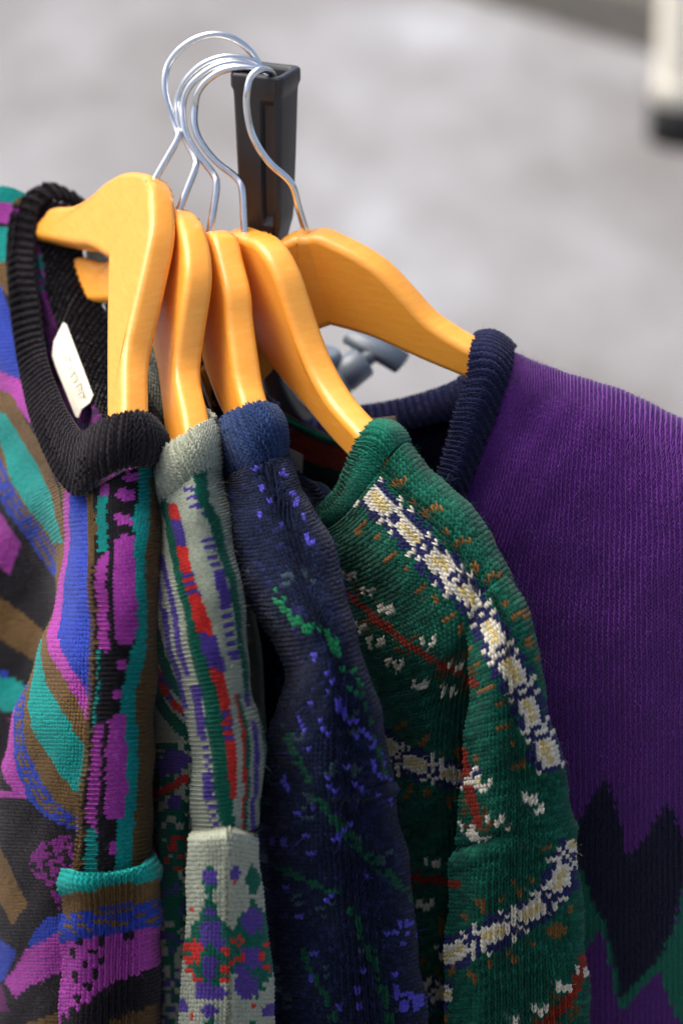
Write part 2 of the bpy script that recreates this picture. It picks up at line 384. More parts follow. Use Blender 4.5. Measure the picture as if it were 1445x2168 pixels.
hanger("wooden hanger, second from the right, in the green patterned sweater", (872, 1062, -122), (515, 502), -34, -62, -6,
       [(508, 499), (535, 513), (559, 540), (584, 589), (604, 649), (629, 724), (659, 794), (699, 858), (756, 923)], [(527, 680), (549, 749), (599, 814), (649, 873), (699, 933), (745, 982)],
       hookY(hk4, -29, -4, -3), -226)
hanger("wooden hanger at the far right holding the purple sweater", (1200, 838, -62), (650, 500), -28, -30, -14,
       [(648, 501), (699, 515), (749, 540), (799, 574), (848, 624), (898, 679), (948, 714), (1000, 745)], [(690, 688), (745, 706), (800, 725), (900, 770), (985, 805)],
       [(x, y, z) for (x, y), z in zip(hk5, (-20, -21, -22, -23, -24, -24, -23, -22, -21, -19, -17, -13, -9, -7))], -190,
       [(648, 501), (620, 504), (585, 525), (545, 575), (505, 650), (465, 720)], [(690, 688), (665, 706), (625, 742), (585, 777), (535, 830), (485, 875)])

# ------------------------------------------------------------------ knitting
def wob(px, py, k):              # slow lumps of a hand-washed knit, in millimetres
    return (np.sin(px * .021 + py * .013 + k) * .8 + np.sin(px * -.034 + py * .027 + 2.1 * k) * .5 + np.sin(px * .011 - py * .041 + 3.3 * k) * .6
            + np.sin(px * .07 + py * .05 + k) * .25)
LEG = np.array([  # across, along, height: a fat twisted loop leg
    [.07, -.95, -.40], [.00, -.42, -.55], [.13, -.46, .80], [.27, -.36, -1.0],
    [.20, .42, -.75], [.33, .36, 1.20], [.485, .44, -1.0], [.41, .84, .25]])
LEGT = np.array([[0, 2, 1], [0, 3, 2], [1, 2, 5], [1, 5, 4], [2, 3, 6], [2, 6, 5], [4, 5, 7], [5, 6, 7]])
def in_poly(px, py, pts):
    r = np.zeros(px.shape, bool); n = len(pts)
    for i in range(n):
        (x0, y0), (x1, y1) = pts[i], pts[(i + 1) % n]
        c = (y0 > py) != (y1 > py)
        r ^= c & (px < (x1 - x0) * (py - y0) / ((y1 - y0) if y1 != y0 else 1e-9) + x0)
    return r
def along(px, py, pts):          # distance along and signed distance off a polyline
    best = np.full(px.shape, 1e9); T = np.zeros(px.shape); D = np.zeros(px.shape); acc = 0.0
    for i in range(len(pts) - 1):
        a, b = np.array(pts[i], float), np.array(pts[i + 1], float); L = np.linalg.norm(b - a); e = (b - a) / L
        t = (px - a[0]) * e[0] + (py - a[1]) * e[1]; tc = np.clip(t, 0, L)
        dx, dy = px - a[0] - tc * e[0], py - a[1] - tc * e[1]; dd = np.hypot(dx, dy)
        sg = np.sign((px - a[0]) * e[1] - (py - a[1]) * e[0]); k = dd < best
        best = np.where(k, dd, best); T = np.where(k, acc + tc, T); D = np.where(k, sg * dd, D); acc += L
    return T, D
def track(py, knots):            # piecewise linear x(y)
    k = np.array(knots, float); return np.interp(py, k[:, 0], k[:, 1])
def h01(*a):                     # repeatable hash noise
    s = 0.0
    for i, q in enumerate(a): s = s + np.asarray(q, float) * (12.9898, 78.233, 37.719)[i]
    return np.abs(np.sin(s) * 43758.5453) % 1.0

def knit(name, rows, parent, colour, sw=2.4, sh=1.9, wale='v', rib=0, ribh=.9, bulge=0.0, lump=1.0, thick=2.2, material=None, fuzz=0.0,
         fuzz_len=3.0, fuzz_col=None, flip=False, dy=0.0, shape=None, purl=0.0, jitter=.06, k=0.0, clip=(-150, 1580, -50, 2300), plump=1.0, even=True, flat=1.0, flat_top=True):
    if name == 'back_panel': sw, sh, clip = 3.4, 2.8, (60, 1060, -50, 1180)      # only the part inside the neck opening can be seen
    G = np.array(rows, float); G[..., 2] += dy
    fl = np.interp(np.arange(len(G)), [0, 2], [1.0 if flat_top else flat, flat])[:, None]; ym = G[..., 2].min(1, keepdims=True)
    G[..., 2] = ym + (G[..., 2] - ym) * fl
    R, C = G.shape[:2]
    def ev(tv, tu):
        a = cr(G, tv); return np.swapaxes(cr(np.swapaxes(a, 0, 1), tu), 0, 1)
    tv, tu = np.linspace(0, R - 1, 60), np.linspace(0, C - 1, 60)
    W = Parr(ev(tv, tu))
    lrow = np.linalg.norm(np.diff(W, axis=1), axis=2).sum(1)
    lv = np.concatenate([[0], np.cumsum(np.linalg.norm(np.diff(W, axis=0), axis=2).mean(1))])
    su, sv = (sw, sh) if wale == 'v' else (sh, sw)
    nu, nv = max(3, round(np.percentile(lrow, 60) * 1000 / su)), max(3, round(lv[-1] * 1000 / sv))
    ou, ov = 2 * nu + 1, 2 * nv + 1                                    # two samples per stitch
    tv = np.interp(np.linspace(0, lv[-1], ov), lv, tv)
    tq = np.linspace(0, C - 1, 120); DD = ev(tv, tq); SS = Parr(DD)                  # every row shares its own length out evenly
    LR = np.concatenate([np.zeros((ov, 1)), np.cumsum(np.linalg.norm(np.diff(SS, axis=1), axis=2), axis=1)], 1); LR /= LR[:, -1:]
    fr = np.linspace(0, 1, ou); D = np.empty((ov, ou, 3)); uu = np.empty((ov, ou))
    for r_ in range(ov):
        tt_ = np.interp(fr, LR[r_] if even else LR.mean(0), tq); uu[r_] = tt_ / (C - 1)
        for c_ in range(3): D[r_, :, c_] = np.interp(tt_, tq, DD[r_, :, c_])
    S = Parr(D)
    def normals(S):
        N = np.cross(np.gradient(S, axis=1), np.gradient(S, axis=0)); N /= np.linalg.norm(N, axis=2)[..., None] + 1e-12
        return N if flip else -N
    N = normals(S)
    vv = np.repeat(np.linspace(0, 1, ov)[:, None], ou, 1)
    h = wob(D[..., 0], D[..., 1], k) * lump
    if bulge: h = h + bulge * (1 - np.abs(2 * (vv if rib != 0 and wale == 'v' else uu) - 1) ** 2.5)
    if rib:
        ph = (np.arange(ou) / 2.0)[None, :] if wale == 'v' else (np.arange(ov) / 2.0)[:, None]
        h = h + ribh * np.cos(2 * math.pi * ph / rib)
    if shape is not None: h = h + shape(D[..., 0], D[..., 1], uu, vv)
    S = S + N * (h / 1000.0)[..., None]; N = normals(S)
    # base cloth, two skins and a rim
    gb = S[::2, ::2]; nb = N[::2, ::2]; db = D[::2, ::2]; r0, c0 = gb.shape[:2]
    gb = gb - nb * (.62 * sw * plump / 1000); f1 = gb.reshape(-1, 3); f2 = (gb - nb * thick / 1000).reshape(-1, 3)
    idx = np.arange(r0 * c0).reshape(r0, c0); q = np.stack([idx[:-1, :-1], idx[:-1, 1:], idx[1:, 1:], idx[1:, :-1]], -1).reshape(-1, 4)
    q2 = q[:, ::-1] + r0 * c0
    ring = np.concatenate([idx[0, :-1], idx[:-1, -1], idx[-1, ::-1][:-1], idx[::-1, 0][:-1]]); rn = np.roll(ring, -1)
    q3 = np.stack([ring, ring + r0 * c0, rn + r0 * c0, rn], -1)
    Q = np.concatenate([q, q2, q3]); T = np.concatenate([Q[:, [0, 1, 2]], Q[:, [0, 2, 3]]])
    if not flip: T = T[:, ::-1]
    ub, vb = uu[::2, ::2], vv[::2, ::2]
    cb = lin(colour(db[..., 0].ravel(), db[..., 1].ravel(), ub.ravel(), vb.ravel()))
    V = [f1, f2]; Cc = [cb, cb]; TT = [T]; base = len(f1) * 2
    # loops
    ctr = S[1::2, 1::2]; du = S[1::2, 2::2] - S[1::2, :-2:2]; dv = S[2::2, 1::2] - S[:-2:2, 1::2]; nn = N[1::2, 1::2]; dc = D[1::2, 1::2]
    uc, vc = uu[1::2, 1::2], vv[1::2, 1::2]
    ctr, du, dv, nn, dc = (x.reshape(-1, 3) for x in (ctr, du, dv, nn, dc)); uc, vc = uc.ravel(), vc.ravel()
    keep = (dc[:, 0] > clip[0]) & (dc[:, 0] < clip[1]) & (dc[:, 1] > clip[2]) & (dc[:, 1] < clip[3])
    ctr, du, dv, nn, dc, uc, vc = (x[keep] for x in (ctr, du, dv, nn, dc, uc, vc)); n = len(ctr)
    if n:
        cs = lin(colour(dc[:, 0], dc[:, 1], uc, vc)) * (1 + .16 * (rng.random((n, 1)) - .5))
        hh = sw * .50 / 1000 * plump * (1 + .35 * (rng.random(n) - .5))
        jj, ii = np.divmod(np.flatnonzero(keep), nu)                       # rim stitches must not stick out
        first, last = ((jj == 0), (jj == nv - 1)) if wale == 'v' else ((ii == nu - 1), (ii == 0))
        hi_ = np.where(first, .42, 2.0); lo_ = np.where(last, -.42, -2.0)
        for side in (1, -1):
            jit = rng.normal(0, jitter, (n, 2))
            A_ = (LEG[:, 0] * side)[None, :] + jit[:, :1] * .6; B_ = LEG[:, 1][None, :] + jit[:, 1:]
            B_ = np.clip(B_, lo_[:, None], hi_[:, None])
            H_ = LEG[:, 2][None, :] * hh[:, None]
            gu, gv = (2 * (ii[:, None] + .5 + A_), 2 * (jj[:, None] + .5 - B_)) if wale == 'v' else (2 * (ii[:, None] + .5 + B_), 2 * (jj[:, None] + .5 + A_))
            gu = np.clip(gu, 0, ou - 1.001); gv = np.clip(gv, 0, ov - 1.001); iu, iv = gu.astype(int), gv.astype(int); fu, fv = (gu - iu)[..., None], (gv - iv)[..., None]
            bl = lambda Z: (Z[iv, iu] * (1 - fu) + Z[iv, iu + 1] * fu) * (1 - fv) + (Z[iv + 1, iu] * (1 - fu) + Z[iv + 1, iu + 1] * fu) * fv
            X = bl(S) + H_[..., None] * bl(N)
            V.append(X.reshape(-1, 3)); Cc.append(np.repeat(cs, 8, 0))
            t = LEGT if ((side > 0) != (wale == 'u')) else LEGT[:, ::-1]
            TT.append((t[None] + (np.arange(n) * 8)[:, None, None] + base).reshape(-1, 3)); base += n * 8
    if fuzz and n:
        m = int(n * fuzz); pick = rng.integers(0, n, m)
        p0 = ctr[pick] + du[pick] * (rng.random((m, 1)) - .5) + dv[pick] * (rng.random((m, 1)) - .5) + nn[pick] * .0004
        L = (fuzz_len / 1000) * rng.gamma(2.2, .45, m)[:, None]
        e = rng.normal(0, 1, (m, 3)); dirn = nn[pick] * rng.uniform(.15, .9, (m, 1)) + e / np.linalg.norm(e, axis=1)[:, None] * .8
        dirn /= np.linalg.norm(dirn, axis=1)[:, None]; bend = rng.normal(0, .45, (m, 3))
        wd = np.cross(dirn, rng.normal(0, 1, (m, 3))); wd /= np.linalg.norm(wd, axis=1)[:, None]; wd *= .000035
        p1 = p0 + dirn * L * .5 + bend * L * .12; p2 = p0 + dirn * L + bend * L * .45 - np.array([0, 0, .2]) * L
        X = np.stack([p0 - wd, p0 + wd, p1 - wd, p1 + wd, p2], 1); V.append(X.reshape(-1, 3))
        cf = cs[pick] if fuzz_col is None else np.tile(lin(fuzz_col), (m, 1)) * .5 + cs[pick] * .5
        Cc.append(np.repeat(np.minimum(cf * 1.15 + .01, 1), 5, 0))
        ft = np.array([[0, 1, 2], [1, 3, 2], [2, 3, 4]]); TT.append((ft[None] + (np.arange(m) * 5)[:, None, None] + base).reshape(-1, 3)); base += m * 5
    return mesh_np(name, np.concatenate(V), np.concatenate(TT), material or KNIT, parent, np.concatenate(Cc))

def solid(*c): 
    c = np.array(c, float); return lambda px, py, u, v: np.tile(c, (len(px), 1))
def paint(n, c): return np.tile(np.array(c, float), (n, 1))
def tag(name, pts, Y, m, parent, text=()):
    """flat woven tag sewn in: outline in pixels with a depth for each corner"""
    top = [P(x, y, q + Y) for (x, y, q) in pts]; bm = bmesh.new()
    nn = np.cross(top[1] - top[0], top[2] - top[0]); nn /= np.linalg.norm(nn); nn = nn if np.dot(nn, CAM - top[0]) > 0 else -nn
    a = [bm.verts.new(p) for p in top]; b = [bm.verts.new(p - nn * .0006) for p in top]
    bm.faces.new(a); bm.faces.new(b[::-1])
    for i in range(len(a)): j = (i + 1) % len(a); bm.faces.new((a[j], a[i], b[i], b[j]))
    bmesh.ops.recalc_face_normals(bm, faces=bm.faces[:])
    o = bm_obj(name, bm, m, parent, False)
    for stroke in text:                                        # stitched lettering
        pts3 = np.array([P(x, y, q + Y) + nn * .0002 for x, y, q in stroke])
        bm_obj("stitched_letter", tube_mesh(cr(pts3, np.linspace(0, len(pts3) - 1, 10)), .00026, 5), INK, o)
    return o

# ---------------------------------------------------------------- sweater 1: multicoloured stripes
BLK, MAG, TEAL, OLV, BLU = (33, 30, 34), (164, 68, 158), (22, 144, 136), (106, 82, 48), (46, 67, 164)
def s1_strip(px, py, u, v):
    n = len(px); c = paint(n, BLK); xl = track(py, [(1000, 189), (1200, 189), (1400, 190), (1600, 175), (1850, 158)]); xr = track(py, [(1000, 337), (1200, 335), (1400, 326), (1600, 317), (1850, 320)])
    w = np.where(u > .76, 1.0, (px - xl) / (xr - xl))
    w = w + (h01(np.floor(py / 9)) - .5) * .02
    c[w < .13] = OLV; c[(w < .13) & (w > .075) & (h01(np.floor(py / 8), 3) > .35)] = BLK
    Ls = (w >= .13) & (w < .285); c[Ls] = BLK
    c[Ls & (((py > 1050) & (py < 1168)) | (py > 1755) | ((py > 1375) & (py < 1535) & (w < .17)))] = TEAL
    c[Ls & (((py > 1012) & (py < 1052) & (w > .17)) | ((py > 1166 + (.28 - w) * 120) & (py < 1378 + (w - .2) * 90)) | ((py > 1530) & (py < 1735 + (w - .13) * 180)))] = MAG
    r = .66 - .06 * np.clip((py - 1380) / 80, 0, 1) + .03 * np.sin(py * .02)
    M = (w >= .40) & (w < r + .03)
    for a, b, x0, x1 in ((1000, 1019, .5, .72), (1034, 1062, .40, .66), (1092, 1118, .40, .6), (1136, 1366, .38, .9), (1396, 1422, .42, .6), (1456, 1484, .38, .55), (1512, 1732, .36, .9), (1782, 1812, .44, .64)):
        ed = 10 * np.abs((w - .53) / .14) ** 2
        c[(w >= x0) & (w < min(x1, 1)) & (w < r + .03) & (py > a + (ed if b - a > 100 else 0)) & (py < b - (ed if b - a > 100 else 0))] = MAG
    c[(w >= r + .03) & (w < r + .18)] = TEAL
    c[(w >= r - .04) & (w < r + .03) & (((py > 1070) & (py < 1135)) | ((py > 1366) & (py < 1512)) | (py > 1735))] = TEAL
    c[w >= r + .18] = OLV
    return c
near = [  # stripes on the near fold, boundaries x(y) from the fold edge rightwards
    (MAG, [(900, 150), (1200, 150), (1300, 134), (1350, 132), (1400, 150), (1450, 178), (1500, 192), (1560, 215)]),
]
def s1_body(px, py, u, v):
    n = len(px); c = paint(n, BLK)
    nr = (u > .50) & ((py > 1150) | (px > track(py, [(880, 140), (960, 114), (1050, 134), (1100, 138), (1200, 138)])))
    # far side of the front
    f = ~nr
    def poly(pts, col, sel): c[sel & in_poly(px, py, pts)] = col
    poly([(-300, 350), (60, 380), (60, 440), (-300, 440)], OLV, f); poly([(-300, 395), (20, 388), (56, 410), (30, 432), (-300, 425)], TEAL, f)
    poly([(-300, 428), (22, 432), (40, 450), (20, 472), (-300, 465)], MAG, f)
    poly([(-300, 480), (20, 480), (20, 560), (-300, 540)], TEAL, f); poly([(-300, 545), (20, 560), (25, 622), (-300, 590)], OLV, f)
    poly([(-300, 590), (10, 610), (60, 810), (0, 786), (-300, 700)], BLU, f)
    poly([(-300, 705), (0, 784), (60, 812), (75, 900), (20, 832), (-300, 740)], MAG, f)
    poly([(-300, 740), (0, 828), (25, 834), (90, 930), (128, 1040), (150, 1170), (150, 1215), (60, 1080), (0, 965), (-300, 900)], OLV, f)
    poly([(-300, 790), (0, 872), (18, 878), (72, 962), (112, 1045), (140, 1172), (128, 1172), (88, 1105), (30, 1010), (0, 932), (-300, 850)], TEAL, f)
    bl = [(-300, 890), (0, 962), (58, 1068), (150, 1212), (150, 1260), (80, 1172), (20, 1082), (0, 1042), (-300, 960)]
    poly(bl, BLU, f)
    T, Dd = along(px, py, [(-300, 925), (0, 1002), (60, 1100), (140, 1232)])
    c[f & in_poly(px, py, bl) & (np.abs(np.abs(Dd) - 8) < 3.5) & (h01(np.floor(T / 7)) > .25)] = OLV
    poly([(-300, 1000), (0, 1080), (22, 1110), (46, 1150), (24, 1218), (0, 1192), (-300, 1110)], MAG, f)
    poly([(-300, 1190), (0, 1266), (52, 1300), (115, 1350), (95, 1410), (30, 1372), (0, 1356), (-300, 1270)], OLV, f)
    poly([(-300, 1370), (0, 1425), (60, 1452), (55, 1512), (0, 1502), (-300, 1450)], TEAL, f)
    poly([(0, 1420), (25, 1425), (15, 1440), (0, 1440)], BLU, f)
    # near fold, stripes running down and to the left
    b0 = track(py, [(900, 150), (1200, 150), (1290, 134), (1350, 132), (1400, 150), (1450, 178), (1500, 195), (1560, 230)])
    b1 = track(py, [(900, 139), (1200, 139), (1290, 118), (1350, 108), (1400, 121), (1450, 148), (1500, 172), (1560, 205)])
    b2 = track(py, [(900, 120), (1300, 112), (1350, 100), (1400, 97), (1450, 101), (1500, 131), (1560, 165), (1600, 195)])
    b3 = track(py, [(900, 100), (1350, 92), (1400, 84), (1450, 71), (1500, 67), (1560, 82), (1600, 103), (1650, 140), (1680, 172), (1720, 230)])
    b4 = track(py, [(900, 90), (1400, 74), (1450, 64), (1500, 61), (1560, 58), (1600, 61), (1650, 86), (1700, 122), (1725, 160), (1760, 230)])
    b5 = track(py, [(900, 60), (1450, 58), (1500, 44), (1560, 34), (1600, 32), (1650, 44), (1700, 66), (1730, 95), (1760, 160), (1780, 230)])
    b6 = track(py, [(900, 0), (1500, 0), (1600, 5), (1640, 14), (1672, 30), (1690, -40), (1800, -60)])
    c[nr & (px > b0)] = BLU
    c[nr & (px <= b0) & (px > b1)] = MAG; c[nr & (px <= b1) & (px > b2)] = OLV; c[nr & (px <= b2) & (px > b3)] = TEAL
    c[nr & (px <= b3) & (px > b4)] = OLV; m5 = nr & (px <= b4) & (px > b5); c[m5] = BLU
    q = (px - b5) / np.maximum(b4 - b5, 1); c[m5 & ((np.abs(q - .35) < .09) | (np.abs(q - .65) < .09)) & (h01(np.floor(py / 6)) > .3)] = OLV
    low = nr & (px <= b5); c[low] = BLK
    c[low & (px > b6) & (py < 1690) & (py > 1400)] = MAG
    z = nr & in_poly(px, py, [(150, 1768), (95, 1780), (66, 1830), (85, 1862), (110, 1900), (125, 1925), (160, 1900), (160, 1770)])
    st = (np.floor((px + py * .5) / 17) + np.floor((py - px * .3) / 15)) % 2
    c[z & ((st > .5) | (h01(np.floor(px / 17), np.floor(py / 15)) > .62))] = (128, 46, 126)
    for pts, col in (([(-60, 1740), (0, 1792), (22, 1832), (62, 1920), (36, 1958), (0, 1902), (-60, 1850)], OLV), ([(-60, 1960), (0, 1984), (42, 2012), (12, 2082), (-60, 2080)], BLU),
                     ([(64, 2000), (98, 1946), (170, 1925), (170, 1955), (74, 2004)], BLU), ([(170, 1955), (170, 2040), (66, 2090), (40, 2114), (14, 2078), (62, 2010)], MAG),
                     ([(-40, 2085), (10, 2085), (26, 2140), (-40, 2150)], (96, 36, 92)), ([(60, 2168), (110, 2148), (175, 2130), (175, 2150), (90, 2180)], OLV)):
        poly(pts, col, nr)
    lowr = py > 2215; cyc = np.array([BLK, OLV, BLK, BLU, TEAL, OLV, MAG, BLK], float); c[lowr] = cyc[(np.floor((py + px * .15) / 62).astype(int) % 8)[lowr]]
    return c
def s1_sleeve(px, py, u, v):
    n = len(px); y = py + (px - 230) * .17                               # bands tip up to the right
    c = paint(n, BLK); c[y < 1878] = TEAL; c[(y >= 1878) & (y < 1922)] = OLV
    bl = (y >= 1922) & (y < 1978); c[bl] = BLU
    c[bl & ((np.abs(y - 1931) < 2.6) | (np.abs(y - 1948) < 2.6) | (np.abs(y - 1960) < 2.6)) & (h01(np.floor(px / 6), np.floor(py / 5)) > .3)] = OLV
    lo = track(px, [(120, 2165), (150, 2140), (185, 2120), (220, 2095), (260, 2072), (340, 2040)])
    mg = (y >= 1978) & (py < lo + 14 * (np.floor(px / 11) % 2) * (px < 235)); c[mg] = MAG
    chk = (np.floor((px * .9 + py * .6) / 17) % 2 > .5) & (np.floor((py - px * .9) / 21) % 2 > .5) & (px > 150) & (px < 228 - (py - 1980) * .1)
    c[mg & chk] = BLK; c[mg & (px > 262) & (px < 280) & (py < 1990)] = BLK
    c[in_poly(px, py, [(200, 2190), (235, 2160), (280, 2140), (340, 2128), (340, 2240), (200, 2240)])] = (92, 70, 40)
    lowr = py > 2215; cyc = np.array([BLK, OLV, BLK, BLU, TEAL, OLV, MAG, BLK], float); c[lowr] = cyc[(np.floor((py + px * .15) / 62).astype(int) % 8)[lowr]]
    return c
s1 = empty("knit_sweater", P(150, 2500, 0).tolist(), "multicoloured knit sweater with black ribbed collar and magenta, teal and olive stripes, leftmost", "sweater", "sweaters on wooden hangers")
Y1 = -21
knit("shoulder_strip", [
    [(184, 1048, -108), (255, 1003, -122), (312, 985, -114), (338, 978, -88), (332, 968, -55)],
    [(186, 1110, -122), (252, 1090, -138), (313, 1080, -130), (337, 1075, -102), (332, 1065, -65)],
    [(188, 1210, -146), (249, 1205, -165), (311, 1195, -158), (335, 1190, -130), (330, 1180, -85)],
    [(189, 1400, -178), (245, 1400, -196), (301, 1400, -190), (326, 1395, -165), (322, 1385, -118)],
    [(174, 1600, -184), (233, 1600, -203), (291, 1600, -198), (317, 1595, -172), (314, 1590, -125)],
    [(156, 1850, -188), (224, 1850, -206), (289, 1845, -203), (320, 1835, -178), (318, 1830, -130)]], s1, s1_strip, 2.1, 1.35, 'u', rib=1, ribh=-.32, flat=.5, lump=.6, dy=Y1, fuzz=.4, fuzz_len=1.5)
knit("sleeve", [
    [(140, 1838, -188), (180, 1846, -211), (238, 1844, -216), (298, 1830, -208), (326, 1812, -180), (318, 1800, -125)],
    [(137, 1880, -190), (178, 1890, -213), (238, 1888, -219), (298, 1872, -210), (327, 1858, -182), (319, 1845, -125)],
    [(135, 1960, -190), (177, 1968, -212), (238, 1968, -218), (300, 1955, -210), (330, 1940, -182), (322, 1930, -125)],
    [(131, 2070, -190), (175, 2072, -212), (238, 2072, -218), (301, 2068, -210), (332, 2058, -182), (324, 2050, -125)],
    [(126, 2200, -190), (172, 2200, -212), (238, 2200, -218), (302, 2200, -210), (334, 2195, -182), (326, 2190, -125)],
    [(122, 2500, -185), (168, 2500, -207), (238, 2500, -212), (304, 2500, -205), (338, 2495, -178), (330, 2490, -125)],
    [(130, 2900, -175), (172, 2900, -195), (238, 2900, -200), (300, 2900, -195), (332, 2895, -170), (326, 2890, -125)]], s1, s1_sleeve, 2.5, 2.0, 'v', flat=.55, flat_top=False, lump=.6, dy=Y1, fuzz=.4, fuzz_len=1.6,
    shape=lambda px, py, u, v: 2.2 * np.exp(-((py + (px - 230) * .17 - 1858) / 20.0) ** 2) + 1.5 * np.exp(-((py + (px - 230) * .17 - 1955) / 26.0) ** 2))
knit("front_panel", [
    [(-240, 520, 175), (-130, 440, 140), (-60, 408, 122), (-10, 394, 112), (25, 396, 104), (50, 406, 98)],
    [(-240, 600, 165), (-130, 540, 130), (-70, 520, 110), (-25, 505, 95), (5, 505, 88), (30, 505, 82)],
    [(-240, 760, 150), (-130, 720, 115), (-70, 700, 90), (-25, 685, 72), (5, 680, 60), (36, 680, 50)],
    [(-240, 900, 135), (-130, 870, 95), (-60, 850, 70), (-5, 835, 48), (25, 825, 32), (62, 818, 18)],
    [(-240, 1020, 120), (-110, 1000, 75), (-20, 975, 45), (45, 950, 15), (80, 935, -8), (112, 925, -30)],
    [(-240, 1120, 110), (-80, 1110, 60), (40, 1090, 12), (112, 1050, -40), (140, 1035, -78), (172, 1030, -98)],
    [(-240, 1220, 105), (-60, 1215, 52), (95, 1205, 5), (136, 1180, -68), (165, 1180, -112), (202, 1180, -130)],
    [(-240, 1320, 100), (-40, 1318, 48), (112, 1312, -5), (117, 1300, -85), (158, 1300, -130), (204, 1300, -148)],
    [(-240, 1420, 98), (-40, 1420, 46), (100, 1420, -8), (76, 1420, -92), (140, 1420, -142), (205, 1420, -162)],
    [(-240, 1560, 96), (-60, 1560, 46), (55, 1560, -8), (26, 1560, -90), (112, 1562, -145), (196, 1565, -170)],
    [(-240, 1700, 95), (-80, 1700, 46), (25, 1700, -8), (2, 1700, -85), (92, 1705, -140), (184, 1710, -168)],
    [(-240, 1860, 95), (-90, 1860, 46), (20, 1860, -8), (-6, 1860, -80), (84, 1860, -135), (172, 1862, -162)],
    [(-240, 2000, 95), (-90, 2000, 46), (20, 2000, -8), (-4, 2000, -78), (80, 2000, -132), (168, 2000, -158)],
    [(-240, 2180, 95), (-90, 2180, 46), (20, 2180, -8), (-8, 2180, -75), (76, 2180, -130), (165, 2180, -155)],
    [(-240, 2500, 95), (-90, 2500, 46), (15, 2500, -8), (-10, 2500, -70), (70, 2500, -122), (165, 2500, -148)],
    [(-240, 3300, 95), (-90, 3300, 46), (10, 3300, -8), (-12, 3300, -62), (70, 3300, -112), (165, 3300, -138)]], s1, s1_body, 2.5, 2.0, 'v', lump=.8, dy=Y1, fuzz=.4, fuzz_len=1.6)
inner1 = lambda px, py, u, v: np.where((h01(np.floor(px / 9), np.floor(py / 14)) > .45)[:, None], np.array((120, 44, 122.)), np.where((h01(np.floor(py / 30), 2) > .5)[:, None], np.array((20, 96, 96.)), np.array((60, 34, 80.))))
knit("back_panel", [
    [(60, 500, 84), (110, 660, 56), (148, 728, 38), (184, 808, 8), (215, 880, -28), (300, 960, -70)],
    [(56, 640, 84), (100, 760, 58), (140, 830, 40), (176, 900, 10), (215, 960, -28), (300, 1040, -75)],
    [(40, 900, 84), (90, 980, 58), (140, 1020, 40), (180, 1060, 10), (215, 1100, -28), (300, 1180, -95)],
    [(20, 1500, 90), (90, 1500, 64), (140, 1500, 44), (180, 1500, 10), (215, 1500, -28), (300, 1500, -110)],
    [(20, 3300, 90), (90, 3300, 64), (140, 3300, 44), (180, 3300, 10), (215, 3300, -28), (300, 3300, -110)]], s1, inner1, 2.5, 2.0, 'v', lump=.6, dy=Y1)
coll = solid(34, 31, 33)
knit("back_collar", [
    [(108, 428, 100), (150, 440, 92), (172, 520, 74), (190, 590, 54), (225, 668, 26), (275, 775, -18), (312, 850, -60), (338, 905, -92)],
    [(92, 445, 98), (128, 480, 88), (140, 555, 70), (158, 625, 50), (192, 710, 24), (238, 815, -16), (285, 895, -60), (325, 955, -98)],
    [(70, 480, 90), (92, 560, 76), (106, 640, 60), (128, 700, 44), (162, 765, 18), (205, 860, -18), (262, 940, -62), (320, 1000, -102)]][::-1], s1, coll, 2.5, 2.0, 'v', flip=True, rib=2, ribh=.75, lump=.4, dy=Y1, fuzz=.4, bulge=2.0)
knit("front_collar", [
    [(210, 475, 110), (165, 438, 107), (122, 424, 99), (88, 440, 92), (76, 482, 84), (73, 540, 72), (82, 634, 48), (92, 734, 18), (120, 825, -30), (158, 898, -78), (182, 912, -98), (206, 893, -112), (238, 876, -122), (284, 867, -122), (322, 880, -104), (341, 908, -75), (335, 890, -48)],
    [(192, 455, 114), (140, 412, 110), (88, 402, 102), (54, 430, 97), (41, 480, 90), (40, 545, 78), (48, 645, 52), (62, 755, 20), (92, 862, -30), (135, 968, -82), (170, 995, -106), (206, 960, -121), (246, 936, -130), (292, 928, -129), (326, 930, -108), (344, 945, -76), (338, 930, -48)],
    [(180, 450, 110), (122, 412, 105), (62, 408, 98), (27, 438, 93), (15, 492, 84), (14, 560, 72), (20, 660, 46), (38, 775, 14), (66, 890, -36), (112, 1000, -88), (158, 1050, -112), (200, 1022, -124), (252, 998, -132), (300, 990, -128), (328, 984, -106), (342, 980, -76), (336, 968, -48)]], s1, solid(38, 35, 38),
    2.5, 2.0, 'v', rib=2, ribh=.8, bulge=2.4, lump=.6, plump=.75, dy=Y1, fuzz=.2, fuzz_len=1.4)
tag("neck_tag", [(134, 682, 44), (140, 686, 42), (197, 836, -6), (190, 852, -8), (172, 866, -6), (166, 884, -8), (160, 882, -6), (150, 850, 4), (116, 772, 24), (110, 752, 30), (114, 722, 36)], Y1 - 8, TAGM, s1,
    text=[[(138, 760, 22), (146, 752, 20), (150, 766, 18)], [(144, 785, 14), (156, 776, 12), (158, 792, 8)], [(150, 800, 10), (160, 790, 8), (164, 806, 4), (156, 812, 4)], [(160, 822, 4), (172, 812, 0), (174, 826, -2)], [(166, 838, 0), (176, 830, -3), (178, 842, -4)]])

